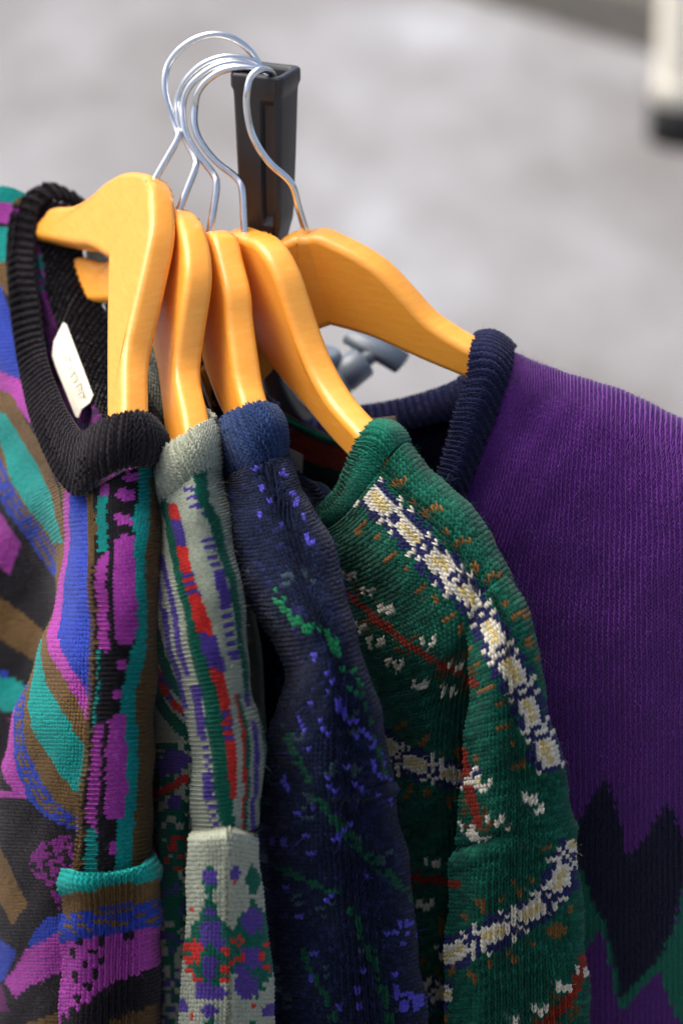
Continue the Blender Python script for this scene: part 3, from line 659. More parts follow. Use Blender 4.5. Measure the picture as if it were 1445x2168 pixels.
# ---------------------------------------------------------------- sweater 2: sage with striped saddle
SAGE, GRN, RED, PUR = (168, 174, 154), (20, 100, 79), (200, 54, 48), (88, 68, 148)
def s2_strip(px, py, u, v):
    n = len(px); c = paint(n, SAGE)
    g0 = track(py, [(1000, 336), (1060, 342), (1200, 366), (1320, 395), (1400, 414), (1500, 433), (1600, 446), (1700, 462), (1770, 474)])
    g1 = track(py, [(1000, 350), (1060, 355), (1200, 383), (1320, 413), (1400, 437), (1500, 468), (1600, 479), (1700, 491), (1770, 496)])
    r1 = track(py, [(1000, 366), (1060, 373), (1200, 407), (1320, 446), (1400, 474), (1500, 488), (1600, 499), (1680, 500), (1700, 492), (1770, 496)])
    red = (px >= g1) & (px < r1); seq = np.full(n, 0)
    for a, b, k in ((1000, 1066, 0), (1066, 1100, 1), (1100, 1155, 2), (1155, 1206, 1), (1206, 1266, 3), (1266, 1340, 1), (1340, 1415, 2), (1415, 1506, 1), (1506, 1562, 3), (1562, 1690, 1), (1690, 1800, 2)):
        y = py - (px - g1) * .15; seq[(y >= a) & (y < b)] = k
    c[red & (seq == 1)] = RED; c[red & (seq == 2)] = PUR; dsh = np.floor(py / 9) % 2 > .5
    c[red & (seq == 3) & dsh] = PUR; c[red & (seq == 3) & ~dsh] = RED
    c[(px >= g0) & (px < g1)] = GRN
    G0 = track(py, [(1000, 408), (1060, 417), (1100, 440), (1200, 469), (1300, 492), (1400, 508), (1460, 516), (1500, 600)]); G1 = G0 + track(py, [(1000, 30), (1060, 25), (1200, 18), (1400, 12), (1800, 10)])
    c[(px >= G0) & (px < G1)] = GRN
    dsh2 = np.floor((py + px * .2) / 9.5) % 2 > .5
    d = (px > G0 - 24) & (px < G0 - 2)
    c[d & dsh2 & (((py > 1030) & (py < 1088)) | ((py > 1140) & (py < 1216)) | ((py > 1300) & (py < 1410)))] = PUR
    c[d & (py > 1218) & (py < 1292)] = PUR
    lf = px < g0; q = g0 - px
    c[lf & (q > 2) & (q < 22) & (((py > 1450) & (py < 1562)) | ((py > 1640) & (py < 1692)) | (((py > 1562) & (py < 1760)) & dsh2 & (q < 18)))] = PUR
    c[lf & (q > 14) & (q < 26) & (py < 1440) & (h01(np.floor(py / 42), 5) > .45)] = PUR
    c[lf & (q > 34) & (q < 46) & (py < 1500) & (h01(np.floor(py / 30), 9) > .4)] = PUR
    c[lf & (q > 46) & (q < 54) & (h01(np.floor(py / 36), 4) > .55)] = GRN
    rt = (px >= r1) & (py > 1470); q = px - r1
    c[rt & (q > 14) & (q < 20)] = RED; c[rt & (q > 20) & (q < 27)] = GRN; c[rt & (q > 34) & (q < 44) & (h01(np.floor(py / 30), 6) > .3)] = PUR; c[rt & (q > 52) & (q < 58)] = GRN
    return c
def flower(px, py, cx, cy, s):   # four-petalled star of stitches
    x, y = np.abs(px - cx) / s, np.abs(py - cy) / s
    return ((x < .38) & (y < 1)) | ((x < 1) & (y < .38)) | ((np.abs(x - y) < .28) & (x < .8))
def s2_sleeve(px, py, u, v):
    n = len(px); c = paint(n, SAGE)
    for cx, tw in ((447, 1.0), (533, 1.05)):
        for cy, hw, hh in ((1865, 17, 38), (2010, 66, 110), (2262, 66, 110)):
            side = (px < 484) if cx < 484 else (px >= 484)
            c[side & (np.abs(px - cx) / (hw * tw) + np.abs(py - cy) / hh + .16 * (h01(np.floor(px / 9), np.floor(py / 8)) - .5) < 1)] = GRN
    for cx, cy, s in ((447, 1862, 15), (447, 1932, 13), (447, 1972, 26), (430, 1998, 14), (466, 1998, 14), (447, 2040, 18), (447, 2062, 14), (432, 2098, 17), (464, 2102, 17), (447, 2140, 16), (530, 1950, 24), (528, 2026, 22), (520, 2086, 26), (506, 2060, 14), (385, 2130, 16), (568, 2140, 14), (497, 1850, 12)):
        c[flower(px, py, cx, cy, s)] = PUR
    for cx, cy, s in ((402, 2004, 15), (412, 2032, 17), (424, 2008, 10), (402, 2050, 12), (420, 2072, 14), (396, 2030, 10), (476, 2016, 11), (474, 2050, 12), (479, 2076, 9), (500, 1992, 13), (510, 2024, 11), (494, 2036, 10), (546, 2026, 12), (556, 2048, 10), (408, 1928, 6), (524, 1918, 7), (409, 2152, 7), (539, 2128, 7), (500, 1868, 8), (560, 2000, 7)):
        c[flower(px, py, cx, cy, s * .85) & (h01(np.floor(px / 10), np.floor(py / 9), 7) > .22)] = RED
    return c
def s2_body(px, py, u, v):
    n = len(px); c = paint(n, SAGE)
    c[(py < 1480) & (h01(np.floor((px - py * .18) / 13), 3) > .62) & (h01(np.floor(py / 34), np.floor((px - py * .18) / 13)) > .3)] = PUR
    for pts, w, col in (([(300, 1300), (318, 1400), (345, 1496), (380, 1543), (430, 1570)], 11, GRN), ([(310, 1300), (328, 1390), (352, 1462), (388, 1512), (430, 1540)], 7, RED), ([(322, 1290), (342, 1380), (364, 1438), (398, 1484), (430, 1506)], 9, GRN)):
        T, Dd = along(px, py, pts); k = np.abs(Dd) < w; c[k] = col
        if col == RED: c[k & (np.floor(T / 15) % 3 < 1)] = PUR
    b = h01(np.floor(px / 10), np.floor(py / 9))
    lo = (py > 1576) & (np.abs(px - 365) < 46 - .1 * np.abs(py - 1640)); c[lo & (b > .35)] = GRN
    for cx, cy, s in ((365, 1615, 26), (345, 1625, 18), (388, 1608, 18), (372, 1700, 15)): c[flower(px, py, cx, cy, s)] = PUR
    T, Dd = along(px, py, [(326, 1684), (355, 1672), (396, 1646)]); c[np.abs(Dd) < 8] = RED
    c[(py > 1768) & (py < 1840) & (px < 400) & (b > .72)] = RED; c[(py > 1750) & (b < .3)] = GRN; c[(py > 1850) & (b > .8)] = PUR
    return c
s2 = empty("knit_sweater", P(430, 2500, -60).tolist(), "sage green knit sweater with red, purple and green striped saddle shoulder", "sweater", "sweaters on wooden hangers")
Y2 = -24
knit("shoulder_strip", [
    [(318, 1085, -98), (356, 1036, -116), (406, 1000, -124), (447, 990, -112), (466, 985, -88), (460, 980, -55)],
    [(332, 1150, -122), (372, 1120, -142), (418, 1098, -148), (460, 1088, -134), (479, 1080, -105), (473, 1070, -65)],
    [(338, 1220, -138), (388, 1208, -160), (434, 1194, -166), (474, 1183, -151), (492, 1174, -120), (486, 1163, -78)],
    [(350, 1335, -152), (402, 1326, -180), (455, 1316, -187), (496, 1306, -172), (515, 1300, -140), (509, 1290, -95)],
    [(380, 1460, -164), (428, 1456, -195), (472, 1450, -203), (509, 1445, -190), (526, 1440, -156), (520, 1430, -105)],
    [(405, 1600, -175), (447, 1600, -203), (492, 1598, -210), (532, 1588, -198), (552, 1580, -165), (546, 1570, -110)],
    [(409, 1775, -178), (445, 1775, -206), (486, 1772, -213), (521, 1765, -201), (543, 1752, -171), (538, 1742, -115)]], s2, s2_strip, 1.95, 1.2, 'u', rib=1, ribh=-.3, flat=.5, lump=.7, dy=Y2, fuzz=.25, fuzz_len=1.6, k=1.0, jitter=.06)
knit("sleeve", [
    [(408, 1762, -180), (440, 1762, -205), (474, 1757, -216), (484, 1755, -218), (494, 1757, -214), (518, 1763, -199), (537, 1770, -174), (533, 1766, -118)],
    [(402, 1776, -186), (438, 1776, -212), (474, 1772, -224), (484, 1770, -227), (494, 1772, -222), (520, 1778, -205), (541, 1784, -178), (536, 1778, -118)],
    [(401, 1840, -188), (438, 1840, -213), (474, 1840, -226), (484, 1840, -229), (494, 1840, -223), (522, 1842, -206), (546, 1846, -178), (540, 1840, -118)],
    [(395, 1950, -190), (435, 1950, -215), (474, 1950, -227), (484, 1950, -230), (494, 1950, -224), (528, 1950, -206), (557, 1950, -178), (550, 1948, -118)],
    [(386, 2070, -190), (431, 2070, -215), (474, 2070, -227), (485, 2070, -230), (495, 2070, -224), (534, 2070, -206), (569, 2070, -178), (560, 2068, -118)],
    [(378, 2200, -190), (428, 2200, -215), (474, 2200, -227), (486, 2200, -230), (497, 2200, -224), (540, 2200, -206), (580, 2200, -178), (570, 2195, -118)],
    [(372, 2500, -185), (426, 2500, -210), (474, 2500, -220), (486, 2500, -222), (498, 2500, -218), (544, 2500, -202), (586, 2500, -175), (576, 2495, -118)],
    [(380, 2900, -178), (430, 2900, -198), (474, 2900, -206), (486, 2900, -208), (498, 2900, -204), (540, 2900, -192), (576, 2900, -168), (566, 2895, -118)]], s2, s2_sleeve, 2.25, 2.1, 'v', flat=.42, flat_top=False, lump=.5, dy=Y2, fuzz=.3, fuzz_len=2.0, k=1.4)
knit("front_panel", [
    [(280, 1110, -62), (322, 1118, -92), (352, 1120, -108), (385, 1120, -105)],
    [(275, 1250, -60), (318, 1255, -95), (360, 1255, -122), (405, 1255, -128)],
    [(280, 1400, -58), (322, 1400, -98), (372, 1400, -130), (425, 1400, -138)],
    [(285, 1560, -55), (328, 1560, -95), (378, 1560, -125), (435, 1560, -135)],
    [(288, 1750, -52), (328, 1750, -90), (378, 1750, -115), (440, 1750, -120)],
    [(288, 2200, -50), (328, 2200, -85), (378, 2200, -105), (445, 2200, -108)],
    [(288, 3200, -50), (328, 3200, -80), (378, 3200, -98), (450, 3200, -100)]], s2, s2_body, 2.1, 1.8, 'v', lump=.7, dy=Y2, fuzz=.3, fuzz_len=2, k=2.0)
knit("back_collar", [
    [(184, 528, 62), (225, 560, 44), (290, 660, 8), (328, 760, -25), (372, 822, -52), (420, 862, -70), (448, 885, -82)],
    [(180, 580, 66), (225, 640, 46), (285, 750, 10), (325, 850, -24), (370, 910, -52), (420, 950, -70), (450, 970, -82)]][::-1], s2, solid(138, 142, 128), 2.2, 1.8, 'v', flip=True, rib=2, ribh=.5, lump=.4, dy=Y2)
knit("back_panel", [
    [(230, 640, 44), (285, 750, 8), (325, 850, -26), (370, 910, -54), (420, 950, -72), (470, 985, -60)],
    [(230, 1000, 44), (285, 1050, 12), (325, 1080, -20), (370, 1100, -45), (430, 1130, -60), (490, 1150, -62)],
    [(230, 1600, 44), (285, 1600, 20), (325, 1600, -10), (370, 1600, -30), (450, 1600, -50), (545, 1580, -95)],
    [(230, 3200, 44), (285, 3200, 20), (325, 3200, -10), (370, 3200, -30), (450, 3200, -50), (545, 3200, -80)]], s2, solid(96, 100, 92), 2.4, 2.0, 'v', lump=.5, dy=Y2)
knit("front_collar", [
    [(300, 1040, -62), (316, 1008, -84), (330, 976, -98), (352, 946, -107), (386, 918, -111), (418, 898, -104), (442, 888, -84), (450, 890, -55)],
    [(302, 1090, -70), (318, 1062, -92), (333, 1032, -108), (354, 1000, -117), (388, 968, -121), (422, 950, -115), (454, 940, -94), (460, 935, -58)],
    [(306, 1140, -74), (322, 1112, -96), (338, 1088, -112), (362, 1056, -121), (390, 1026, -126), (424, 1014, -121), (461, 1008, -98), (464, 1000, -58)]], s2, solid(164, 170, 150),
    2.1, 1.7, 'v', rib=2, ribh=.6, bulge=1.8, lump=.5, plump=.75, dy=Y2, fuzz=.25, fuzz_len=1.5)

# ---------------------------------------------------------------- sweater 3: navy mohair
NVY, IND, EMR = (17, 26, 50), (82, 76, 186), (20, 112, 70)
s3_lines = [[(541, 982), (550, 996)], [(570, 990), (600, 1010), (622, 1047), (632, 1075)], [(556, 1026), (566, 1048), (577, 1068)], [(590, 1068), (616, 1086), (648, 1104)], [(549, 1088), (575, 1102), (606, 1128)], [(622, 1130), (650, 1146), (680, 1174)],
            [(653, 1372), (690, 1425), (729, 1493)], [(743, 1493), (755, 1520), (764, 1552)], [(699, 1460), (750, 1550), (802, 1655)], [(657, 1485), (700, 1570), (761, 1668)], [(620, 1485), (660, 1590), (715, 1684)], [(590, 1620), (615, 1690)], [(756, 1520), (800, 1600), (818, 1650)]]
def s3_col(px, py, u, v):
    n = len(px); c = paint(n, NVY); g = h01(np.floor(px / 11), np.floor(py / 8)); g2 = h01(np.floor(px / 23), np.floor(py / 31), 5)
    c[(g > .80)] = (25, 34, 64); c[(h01(np.floor(px / 12), np.floor(py / 9), 8) > .94)] = (34, 37, 80); c[g < .14] = (15, 23, 44)
    c[(g2 > .9) & (g > .5) & (py > 1150)] = (50, 68, 80)
    for k, L in enumerate(s3_lines):
        T, Dd = along(px, py, L); w = 3.5 + 2.5 * h01(k)
        c[(np.abs(Dd + 3 * np.sin(T * .2)) < w) & (h01(np.floor(T / 8), k) > .52)] = IND
    for L, w in (([(588, 1255), (640, 1320), (672, 1335)], 13), ([(672, 1330), (705, 1365), (735, 1410), (752, 1452)], 17), ([(752, 1452), (785, 1560), (815, 1650)], 6), ([(599, 1543), (640, 1620), (674, 1688), (757, 1792), (865, 1900)], 13), ([(575, 1828), (660, 1870), (736, 1908), (790, 2030), (825, 2168)], 11), ([(640, 2010), (700, 2120), (720, 2200)], 9)):
        T, Dd = along(px, py, L); c[(np.abs(Dd) < w * (.4 + .6 * h01(np.floor(T / 12)))) & (g > .3)] = EMR if L[0][1] < 1340 else (18, 74, 54)
    sl = py > 1690
    c[sl & (h01(np.floor(px / 14), np.floor(py / 12), 3) > .98)] = (70, 66, 158)
    for cx, cy, w in ((856, 1966, 24), (866, 2120, 30), (846, 2128, 22), (805, 1692, 24), (712, 1770, 14), (735, 1755, 12), (822, 2060, 14), (690, 1900, 14), (790, 1925, 16)):
        c[(np.abs(px - cx) < w) & (np.abs(py - cy) < w * .7) & (h01(np.floor(px / 10), np.floor(py / 13), 2) > .6)] = IND
    return c
s3 = empty("knit_sweater", P(680, 2500, -60).tolist(), "fuzzy navy blue sweater flecked with indigo and green, between the sage and the green sweaters", "sweater", "sweaters on wooden hangers")
Y3 = -28
knit("shoulder_and_sleeve", [
    [(464, 1000, -66), (500, 1000, -95), (545, 984, -111), (588, 973, -103), (606, 966, -72), (598, 955, -30)],
    [(468, 1060, -80), (518, 1058, -112), (568, 1048, -128), (612, 1034, -118), (630, 1024, -85), (622, 1012, -40)],
    [(478, 1130, -92), (535, 1128, -128), (593, 1112, -144), (642, 1094, -130), (660, 1082, -96), (652, 1070, -50)],
    [(500, 1230, -104), (565, 1228, -146), (628, 1216, -166), (682, 1198, -152), (703, 1186, -116), (695, 1172, -65)],
    [(562, 1330, -112), (615, 1326, -160), (668, 1318, -184), (716, 1302, -172), (735, 1292, -134), (727, 1280, -80)],
    [(608, 1420, -115), (650, 1415, -168), (700, 1405, -194), (744, 1392, -184), (762, 1382, -144), (754, 1368, -88)],
    [(588, 1500, -118), (640, 1495, -168), (705, 1488, -197), (760, 1476, -187), (782, 1466, -147), (774, 1452, -90)],
    [(556, 1580, -120), (625, 1580, -170), (705, 1578, -199), (776, 1568, -189), (804, 1556, -149), (796, 1545, -92)],
    [(548, 1690, -122), (628, 1692, -172), (718, 1690, -201), (796, 1680, -190), (830, 1668, -150), (822, 1655, -95)],
    [(545, 1900, -122), (638, 1900, -175), (735, 1900, -203), (820, 1895, -192), (860, 1885, -152), (852, 1875, -95)],
    [(545, 2180, -122), (650, 2180, -175), (762, 2180, -203), (853, 2178, -192), (898, 2172, -152), (890, 2165, -95)],
    [(545, 2500, -122), (655, 2500, -170), (770, 2500, -196), (865, 2498, -186), (912, 2492, -150), (902, 2485, -95)],
    [(560, 2950, -122), (660, 2950, -160), (770, 2950, -184), (860, 2948, -176), (905, 2942, -146), (895, 2935, -95)]], s3, s3_col, 2.5, 2.1, 'v', flat=.5, lump=.8, dy=Y3, material=MOHAIR, fuzz=2.2, fuzz_len=2.6, k=3.0, jitter=.10,
    shape=lambda px, py, u, v: 2.2 * np.exp(-((py - 1678 + (px - 780) * .16) / 9.0) ** 2) * np.clip((px - 690) / 60, 0, 1))
knit("front_panel", [
    [(440, 1030, -40), (475, 1080, -52), (520, 1130, -55), (585, 1170, -50)],
    [(440, 1300, -40), (500, 1300, -62), (580, 1300, -62), (680, 1300, -45)],
    [(440, 1700, -40), (520, 1700, -66), (620, 1700, -70), (740, 1700, -60)],
    [(440, 3200, -40), (540, 3200, -66), (660, 3200, -70), (800, 3200, -60)]], s3, s3_col, 2.6, 2.2, 'v', lump=.8, dy=Y3, material=MOHAIR, k=3.5)
knit("back_collar", [
    [(408, 690, 48), (440, 745, 20), (490, 795, -4), (540, 832, -22), (578, 858, -38)],
    [(400, 760, 48), (436, 820, 20), (488, 880, -4), (540, 915, -22), (584, 935, -38)]][::-1], s3, solid(30, 42, 68), 2.3, 1.9, 'v', flip=True, rib=2, ribh=.5, lump=.3, dy=Y3)
knit("back_panel", [
    [(400, 760, 48), (440, 830, 22), (490, 885, 0), (540, 920, -18), (600, 960, -25)],
    [(400, 1300, 48), (450, 1300, 22), (520, 1300, 0), (600, 1300, -18), (735, 1290, -70)],
    [(400, 3200, 48), (460, 3200, 22), (560, 3200, 0), (660, 3200, -18), (830, 3200, -70)]], s3, solid(26, 36, 58), 2.6, 2.2, 'v', lump=.5, dy=Y3, material=MOHAIR)
knit("front_collar", [
    [(448, 925, -38), (458, 902, -58), (476, 880, -76), (506, 864, -87), (545, 850, -88), (577, 858, -72), (585, 868, -40)],
    [(450, 975, -44), (461, 955, -64), (486, 938, -86), (520, 925, -99), (562, 910, -100), (592, 910, -80), (594, 912, -40)],
    [(452, 1020, -48), (464, 1004, -66), (500, 1000, -93), (545, 984, -109), (588, 972, -101), (606, 964, -72), (600, 955, -35)]], s3, solid(40, 60, 100),
    2.3, 1.9, 'v', rib=2, ribh=.65, bulge=1.8, lump=.5, plump=.75, dy=Y3, fuzz=.4, fuzz_len=1.8, k=4.0)

# ---------------------------------------------------------------- sweater 4: green Fair Isle
GR4, NV4, CRM, YEL, BRN, BRK = (19, 84, 67), (42, 46, 90), (216, 211, 192), (210, 192, 132), (122, 88, 48), (136, 46, 30)
s4_bands = [[(780, 1040), (870, 1128), (940, 1200), (1000, 1272), (1052, 1355), (1100, 1452), (1135, 1545), (1165, 1630)],
            [(936, 2030), (1010, 1992), (1080, 1960), (1140, 1922), (1185, 1862), (1212, 1780)], [(795, 1560), (850, 1606), (920, 1632), (1020, 1655)], [(850, 2080), (900, 2096), (960, 2108)], [(700, 2440), (900, 2460), (1240, 2420)]]
def s4_col(px, py, u, v):
    n = len(px); c = paint(n, GR4); g = h01(np.floor(px / 11), np.floor(py / 9))
    c[g > .8] = (25, 98, 78); c[g < .16] = (15, 72, 58)
    for k, L in enumerate(s4_bands):
        T, Dd = along(px, py, L); end = (T > 1) & (T < along(np.array([L[-1][0]]), np.array([L[-1][1]]), L)[0][0] - 1); sc = 1.0 if k < 2 else .85
        d = Dd / (1.22 * sc); a = np.abs(d); per = 92.0 * sc; p = (T / per + .15) % 1.0; q = np.abs(2 * p - 1)
        c[end & (a < 33 - 7 * q)] = NV4
        c[end & (a < 34) & (a > 22) & (g < .3)] = GR4
        c[end & (q < .70) & (a < 17 - 5 * q)] = CRM
        c[end & (q < .52) & (a < 6)] = YEL
        x = 8 + 26 * np.clip((1 - q) / .5, 0, 1)
        c[end & (q > .60) & (q < .93) & (np.abs(a - x) < 5.5)] = CRM
        c[end & (q > .9) & (a < 7)] = CRM
        br = end & (a > 38) & (a < 66)
        c[br & (np.abs(p - .5 - (a - 52) * .004) < .075) & (d > 0)] = BRN; c[br & (np.abs(p - .05) < .09) & (a < 50)] = BRN; c[br & (np.abs(p - .62) < .08) & (d < 0)] = BRN
    for L, w in (([(690, 1222), (790, 1300), (870, 1365), (940, 1410), (1015, 1450)], 7), ([(984, 1590), (992, 1650), (1012, 1742)], 10), ([(850, 1856), (970, 1872)], 9), ([(1232, 2030), (1195, 2125), (1150, 2172), (1080, 2220)], 11)):
        T, Dd = along(px, py, L); c[(np.abs(Dd) < w)] = BRK
        c[(np.abs(Dd) > w + 4) & (np.abs(Dd) < w + 22) & (h01(np.floor(T / 30), w) > .6) & (g > .45)] = (84, 70, 44)
    for cx, cy in ((735, 1215), (778, 1248), (818, 1287), (905, 1358), (960, 1408), (765, 1322), (800, 1358), (836, 1402), (885, 1446), (945, 1465), (1020, 1660), (1118, 1690), (1046, 1734), (1066, 1748), (984, 1752), (1012, 1776), (910, 1825), (896, 1916), (1186, 2086), (1140, 2135), (1080, 2160), (1000, 1775), (982, 1650), (1226, 2055), (1125, 1712)):
        x, y = px - cx, py - cy
        c[((np.abs(x + 9) < 5) & (np.abs(y) < 10)) | ((np.abs(x - 6) < 5) & (np.abs(y - 7) < 8)) | ((np.abs(x - 15) < 4.5) & (np.abs(y - 1) < 8))] = CRM
    return c
s4 = empty("knit_sweater", P(1000, 2500, -60).tolist(), "green Fair Isle sweater with cream and navy lozenge bands along the shoulder and sleeve", "sweater", "sweaters on wooden hangers")
Y4 = -34
moss = lambda px, py, u, v: .16 * np.sin((py + px * .35) * .235) * np.clip((py - 1250) / 200, 0, 1) 
knit("front_panel", [
    [(628, 1150, -32), (690, 1122, -62), (732, 1090, -82), (762, 1054, -96), (803, 996, -104), (846, 944, -92), (866, 940, -58)],
    [(640, 1185, -36), (706, 1160, -70), (760, 1125, -95), (805, 1082, -110), (850, 1030, -113), (890, 990, -98), (906, 988, -62)],
    [(650, 1230, -40), (722, 1212, -76), (790, 1180, -104), (845, 1136, -120), (898, 1078, -122), (940, 1040, -104), (952, 1040, -66)],
    [(660, 1320, -48), (760, 1300, -86), (845, 1265, -116), (912, 1218, -133), (972, 1162, -137), (1018, 1122, -116), (1026, 1124, -74)],
    [(670, 1430, -52), (780, 1412, -90), (875, 1388, -122), (955, 1348, -142), (1022, 1298, -148), (1074, 1248, -132), (1084, 1248, -85)],
    [(680, 1540, -55), (790, 1532, -90), (880, 1520, -116), (950, 1500, -126), (1010, 1465, -126), (1050, 1430, -110), (1058, 1430, -80)],
    [(690, 1680, -55), (800, 1675, -88), (890, 1670, -110), (950, 1662, -118), (1010, 1650, -112), (1070, 1640, -95), (1090, 1640, -75)],
    [(700, 1900, -55), (810, 1900, -86), (890, 1900, -104), (950, 1895, -110), (1010, 1890, -104), (1080, 1885, -90), (1110, 1885, -72)],
    [(705, 2200, -55), (815, 2200, -84), (890, 2200, -100), (950, 2200, -104), (1010, 2200, -98), (1090, 2200, -86), (1120, 2200, -70)],
    [(705, 3200, -55), (815, 3200, -80), (890, 3200, -92), (950, 3200, -95), (1010, 3200, -92), (1090, 3200, -82), (1120, 3200, -70)]], s4, s4_col, 2.55, 2.15, 'v', lump=.8, dy=Y4, material=SHETLAND, fuzz=1.8, fuzz_len=1.8, k=5.0, jitter=.07, shape=moss)
knit("sleeve", [
    [(968, 1292, -138), (1014, 1262, -148), (1040, 1240, -147), (1064, 1222, -130), (1072, 1222, -88)],
    [(990, 1352, -142), (1034, 1326, -154), (1068, 1302, -155), (1096, 1284, -137), (1100, 1280, -90)],
    [(1000, 1420, -142), (1050, 1395, -161), (1090, 1372, -162), (1122, 1355, -146), (1122, 1345, -95)],
    [(990, 1550, -142), (1046, 1535, -166), (1106, 1520, -169), (1156, 1503, -151), (1150, 1493, -95)],
    [(974, 1700, -142), (1040, 1695, -169), (1116, 1685, -173), (1187, 1665, -153), (1180, 1655, -95)],
    [(952, 1850, -142), (1030, 1850, -171), (1126, 1845, -175), (1216, 1830, -154), (1207, 1820, -95)],
    [(946, 2000, -142), (1030, 2000, -171), (1132, 1998, -176), (1226, 1990, -154), (1217, 1980, -95)],
    [(943, 2190, -142), (1030, 2190, -170), (1136, 2190, -175), (1236, 2185, -154), (1227, 2175, -95)],
    [(940, 2500, -140), (1030, 2500, -165), (1140, 2500, -170), (1242, 2495, -150), (1232, 2485, -95)],
    [(955, 2950, -135), (1035, 2950, -155), (1130, 2950, -160), (1215, 2945, -144), (1205, 2935, -95)]], s4, s4_col, 2.55, 2.15, 'v', flat=.6, flat_top=False, lump=.8, dy=Y4, material=SHETLAND, fuzz=1.8, fuzz_len=1.8, k=5.0, jitter=.07,
    shape=lambda px, py, u, v: moss(px, py, u, v) - 2.6 * np.exp(-((py + (px - 1000) * .30 - 1790) / 11.0) ** 2) * np.clip((1160 - px) / 120, 0, 1) + 1.2 * np.exp(-((py + (px - 1000) * .3 - 1815) / 16.0) ** 2))
knit("back_collar", [
    [(545, 852, 28), (582, 868, 20), (622, 888, 10), (663, 907, -2), (705, 924, -18), (752, 932, -36), (800, 908, -52)],
    [(546, 858, 28), (583, 875, 20), (623, 896, 10), (663, 915, -2), (705, 932, -18), (752, 940, -36), (800, 918, -52)],
    [(550, 895, 30), (590, 912, 21), (630, 933, 11), (670, 950, 0), (710, 962, -16), (752, 972, -36), (800, 955, -52)],
    [(555, 930, 32), (597, 945, 22), (638, 968, 12), (680, 986, 1), (718, 995, -15), (755, 1003, -34), (800, 990, -52)]][::-1], s4,
    lambda px, py, u, v: np.where((v > .86)[:, None], np.array((22, 100, 80.)), np.array((204, 76, 46.))), 1.7, 1.5, 'v', flip=True, lump=.3, dy=Y4, fuzz=.2,
    shape=lambda px, py, u, v: 2.2 * np.exp(-((v - .95) / .09) ** 2))
def s4_in(px, py, u, v):
    c = paint(len(px), (20, 70, 56)); g = h01(np.floor(px / 9), np.floor(py / 8)); b = np.floor(py / 36) % 3
    c[(b == 1) & (g > .5)] = (70, 52, 32); c[(b == 2) & (g > .62)] = (150, 146, 130); return c
knit("back_panel", [
    [(555, 925, 34), (600, 945, 24), (640, 966, 14), (682, 985, 2), (720, 996, -14), (760, 1000, -30), (860, 960, -50)],
    [(560, 1080, 36), (605, 1080, 26), (650, 1090, 16), (700, 1100, 4), (750, 1110, -12), (810, 1110, -40), (900, 1060, -72)],
    [(565, 1200, 37), (612, 1200, 27), (665, 1205, 16), (720, 1210, 3), (790, 1220, -16), (880, 1215, -48), (975, 1165, -84)],
    [(570, 1400, 38), (625, 1400, 28), (690, 1400, 16), (760, 1400, 2), (850, 1400, -20), (940, 1380, -55), (1050, 1320, -92)],
    [(570, 3200, 38), (640, 3200, 28), (710, 3200, 16), (800, 3200, 2), (900, 3200, -20), (1000, 3200, -45), (1120, 3200, -66)]], s4, s4_in, 2.6, 2.2, 'v', lump=.4, dy=Y4)
knit("front_collar", [
    [(596, 1108, 0), (640, 1088, -26), (682, 1064, -46), (711, 1034, -62), (728, 998, -74), (741, 968, -80), (760, 922, -84), (784, 895, -80), (812, 892, -56), (812, 896, -36)],
    [(600, 1130, -4), (648, 1110, -34), (694, 1086, -58), (728, 1052, -77), (748, 1016, -88), (766, 980, -94), (790, 936, -96), (818, 912, -86), (842, 912, -58), (842, 914, -36)],
    [(606, 1160, -6), (654, 1142, -36), (700, 1116, -62), (740, 1082, -84), (766, 1048, -95), (786, 1018, -101), (812, 980, -103), (842, 946, -92), (866, 938, -60), (864, 936, -36)]], s4, solid(22, 108, 86),
    1.9, 1.6, 'v', rib=2, ribh=.55, bulge=1.8, lump=.4, plump=.9, dy=Y4, fuzz=.25, fuzz_len=1.4, k=6.0)
tag("neck_tag", [(585, 938, 21), (640, 964, 8), (634, 1052, 8), (585, 1030, 21)], Y4 - 6, TAGM, s4)

# ---------------------------------------------------------------- sweater 5: purple argyle V-neck
PRP, NV5, GR5 = (92, 42, 122), (24, 26, 50), (26, 112, 88)
def s5_col(px, py, u, v):
    n = len(px); c = paint(n, PRP); z = 2.5 * np.sign(np.sin(py * .35))
    x = px + z
    c[in_poly(x, py, [(1283, 1648), (1306, 1718), (1328, 1815), (1372, 1762), (1416, 1698), (1445, 1770), (1470, 1850), (1443, 1876), (1424, 1966), (1392, 2036), (1313, 2124), (1277, 1958), (1206, 1808), (1212, 1757)])] = NV5
    c[in_poly(x, py, [(1470, 1850), (1510, 1780), (1560, 1698), (1620, 1830), (1575, 1960), (1530, 2124), (1500, 2040), (1470, 1960)])] = NV5
    c[in_poly(x, py, [(1208, 1800), (1277, 1955), (1272, 1962), (1224, 2030), (1150, 1960)])] = GR5
    T, Dd = along(px, py, [(1277, 1957), (1313, 2126)]); c[np.abs(Dd) < 5] = GR5
    c[in_poly(x, py, [(1313, 2120), (1392, 2032), (1430, 1960), (1447, 1870), (1470, 1960), (1452, 2168), (1437, 2168), (1394, 2052), (1318, 2142)])] = GR5
    for cx in (1075, 1230, 1385, 1540, 1695):                                # the argyle goes on below and beside the frame
        q = np.abs(px - cx) / 62 + np.abs(py - 2330) / 200; o_ = (py > 2175) | (px > 1480) & (py > 2100)
        c[o_ & (q < 1)] = GR5 if cx in (1230, 1540) else NV5
    c[py > 2640] = NV5
    return c
s5 = empty("knit_sweater", P(1300, 2500, -40).tolist(), "purple argyle sweater with navy ribbed V-neck, rightmost", "sweater", "sweaters on wooden hangers")
Y5 = -60
